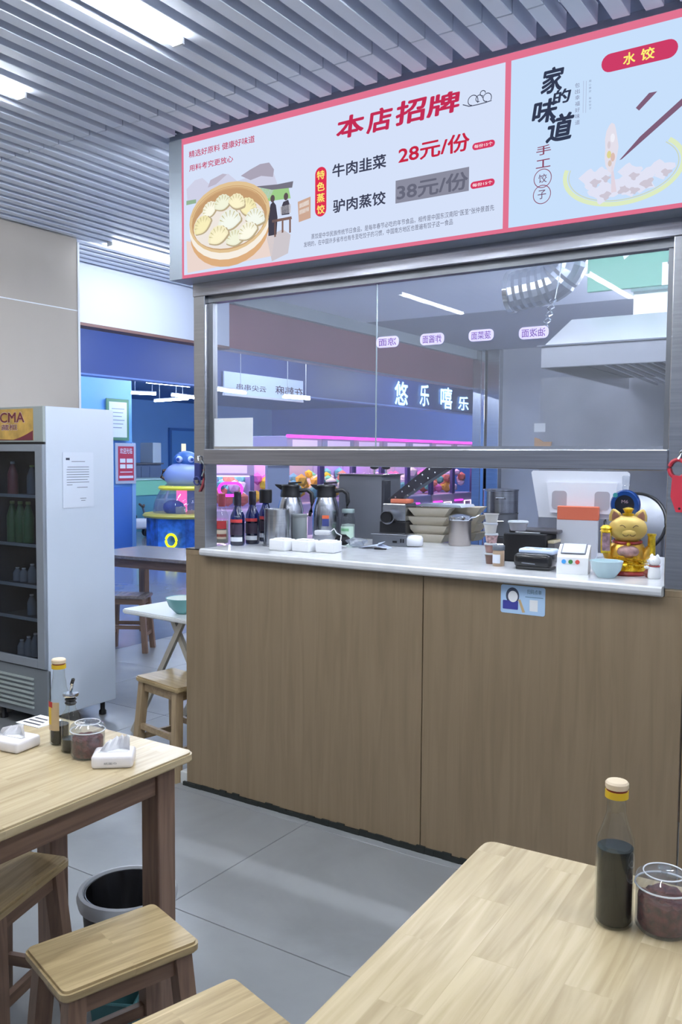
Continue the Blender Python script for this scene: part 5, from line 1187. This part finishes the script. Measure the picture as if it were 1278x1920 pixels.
# ride-on toys
def ride(label, loc, rz, body, seat):
    t = thing('ride_on_toy', label, 'toy', loc, rz, 'ride on toys'); mb = mat('ride_'+str(body[0]), body, .35)
    obj('toy_body', B(-.3, .25, -.11, .11, .16, .36, bev=.06, seg=3), mb, t, smooth=True); obj('toy_seat', B(-.28, -.02, -.1, .1, .36, .44, bev=.03, seg=2), seat, t, smooth=True)
    for x in (-.2, .2):
        for y in (-.12, .12): obj('wheel', Lz([(0,-.03),(.08,-.03),(.1,-.02),(.1,.02),(.08,.03),(0,.03)], 16), BLACK, t, (x, y, .1), (PI/2,0,0), smooth=True)
    obj('steering_post', Tb([(.16,0,.34),(.1,0,.58)], .02, 8), DSTEEL, t); obj('handlebar', Tb([(.08,-.2,.62),(.1,-.06,.585),(.1,.06,.585),(.08,.2,.62)], .022, 8), mat('grip_brown', (92,66,52), .5), t, smooth=True)
p1 = on(258, 1008, z=0); ride('white ride on toy with brown handlebar left of the dome game', (p1.x, p1.y, 0), 1.0, (206,208,214), BLACK)
p1 = on(222, 1012, z=0); ride('silver and gold ride on toy half hidden by the white fridge', (p1.x-.1, p1.y-.75, 0), .6, (150,160,170), mat('toy_gold', (206,176,96), .35, .4))
p1 = on(290, 1000, z=0)
t = thing('toy_digger', 'toy digger with a loop handle standing left of the clear bubble', 'toy', (p1.x, p1.y+.3, 0))
[obj('wheel', Lz([(0,-.04),(.1,-.04),(.12,-.02),(.12,.02),(.1,.04),(0,.04)], 14), BLACK, t, (x, y, .12), (PI/2,0,0), smooth=True) for x in (-.17,.17) for y in (-.22,.22)]
obj('digger_body', B(-.25, .25, -.17, .17, .1, .42, bev=.05, seg=2), mat('digger_grey', (150,160,166), .4), t, smooth=True); obj('digger_cab', B(-.16, .2, -.16, .16, .42, .68, bev=.05, seg=2), mat('digger_pale', (180,194,204), .3), t, smooth=True); obj('digger_post', Tb([(0,0,.66),(.05,.1,1.0)], .03, 8), mat('digger_pale', (180,194,204), .3), t)
obj('loop_handle', Tb([(.05,.1,1.0),(-.06,-.05,1.12),(-.04,-.02,1.24),(.06,.14,1.28),(.14,.26,1.24),(.12,.24,1.12)], .032, 8, True), mat('grip_brown', (92,66,52), .5), t, smooth=True)

# claw machines
NEONP = glow('neon_magenta', (255,60,230), 2.6); NEONW = glow('neon_white', (255,226,255), 2.2)
INL = [glow('case_light_%d' % i, c, 5) for i, c in enumerate(((255,196,255), (255,236,190), (236,214,255)))]
CLAWB = [mat('claw_body_%d' % i, c, .4) for i, c in enumerate(((176,160,200), (150,150,190), (196,176,206)))]
PL = [mat('plush_%d' % i, c, .9) for i, c in enumerate(((236,196,70), (226,120,190), (150,170,236), (236,226,236), (120,200,190), (236,150,120)))]
cxp = -7.5
ya = on(537, 824, x=cxp).y; yb = on(876, 824, x=cxp).y; nM = 7; pit = (yb-ya+.3)/nM
def claw(label, y, i, w_, h_=1.86, loc=None, rz=0):
    t = thing('claw_machine', label, 'claw machine', loc or (cxp-.42, y+w_/2, 0), rz, 'claw machines'); b_ = CLAWB[i % 3]; hw_ = w_/2-.01
    obj('base_cabinet', B(-.42, .42, -hw_, hw_, 0, .86, bev=.02), b_, t); obj('back_panel', B(-.42, -.38, -hw_, hw_, .86, h_-.2), mat('claw_back', (196,180,220), .5), t)
    for sy in (-1, 1): obj('corner_post', B(.37, .42, sy*(hw_-.025)-.025, sy*(hw_-.025)+.025, .86, h_-.2), mat('claw_post', (110,100,150), .4, .4), t)
    obj('front_glass', B(.40, .408, -hw_+.05, hw_-.05, .88, h_-.2), glass('claw_glass', (236,236,244), .05), t)
    hd = obj('head_box', B(-.42, .42, -hw_, hw_, h_-.2, h_-.02, bev=.01), b_, t); obj('head_sign', B(.42, .428, -hw_*.7, hw_*.7, h_-.17, h_-.07), mat('head_sign', (226,200,240), .4, emit=.5), hd)
    obj('neon_top', Tb([(.43,-w_/2,h_-.02),(.43,w_/2,h_-.02)], .022, 8), NEONP, hd, smooth=True)
    obj('case_light', B(-.36, .36, -hw_+.06, hw_-.06, h_-.215, h_-.203), INL[i % 3], t)
    bm = bmesh.new(); rnd = random.Random(i*5+1); cols = rnd.sample(range(6), 3)
    for c_ in cols:
        bm = bmesh.new()
        for k_ in range(9): ball(bm, (rnd.uniform(-.3,.3), rnd.uniform(-hw_+.14, hw_-.14), .95+rnd.random()*.32), rnd.uniform(.07,.11), (1,1,rnd.uniform(.8,1.2)), 1)
        obj('plush_pile', bm, PL[c_], t, smooth=True)['kind'] = 'stuff'
    cl_ = obj('claw', Lz([(.01,h_-.22),(.01,1.5),(.05,1.46),(.05,1.42),(0,1.4)], 10), CHROME, t)
    for z in (.62, .72): obj('neon_bar', Tb([(.43,-hw_+.04,z),(.43,-.05,z)], .014, 6), NEONP, t)
    obj('neon_door', Tb([(.43,.04,.2),(.43,.04,.7),(.43,hw_-.1,.7),(.43,hw_-.1,.2)], .012, 6), NEONW, t)
    obj('neon_arch', Tb([(.43,-hw_*.5+.14*math.cos(PI*k_/8), .3+.14*math.sin(PI*k_/8)) for k_ in range(9)], .011, 6), NEONW, t)
    return t
nth = ('leftmost', 'second from the left', 'third from the left', 'fourth from the left', 'fifth from the left', 'sixth from the left', 'rightmost')
for i in range(nM): claw(nth[i]+' claw machine of the magenta neon row behind the glass', ya+pit*i, i, pit)
pc = on(432, 917, x=-7.3); rz9 = math.atan2(-pc.y, -pc.x)
t = claw('lone claw machine with magenta neon loop beside the left steel post', 0, 2, .62, 1.5, (pc.x-.43*math.cos(rz9), pc.y-.43*math.sin(rz9), 0), rz9)
obj('neon_loop', Tb([(.455, q[0], q[1]) for q in rrect(-.145, .145, on(430,929,x=-7.3).z, on(430,906,x=-7.3).z, .1)], .018, 8, True), NEONP, t, smooth=True)
t = thing('grey_partition', 'pale grey partition between the lone claw machine and the neon row', 'partition', (cxp+.05, on(470,900,x=cxp).y+.3, 0)); pl_ = on(533,900,x=cxp).y-on(470,900,x=cxp).y+.2
obj('partition_board', B(-.04, 0, 0, pl_-.45, 0, 1.42), mat('partition_grey', (150,160,186), .5), t); obj('partition_cap', B(-.06, .02, 0, pl_-.45, 1.42, 1.46), LENSE, t)
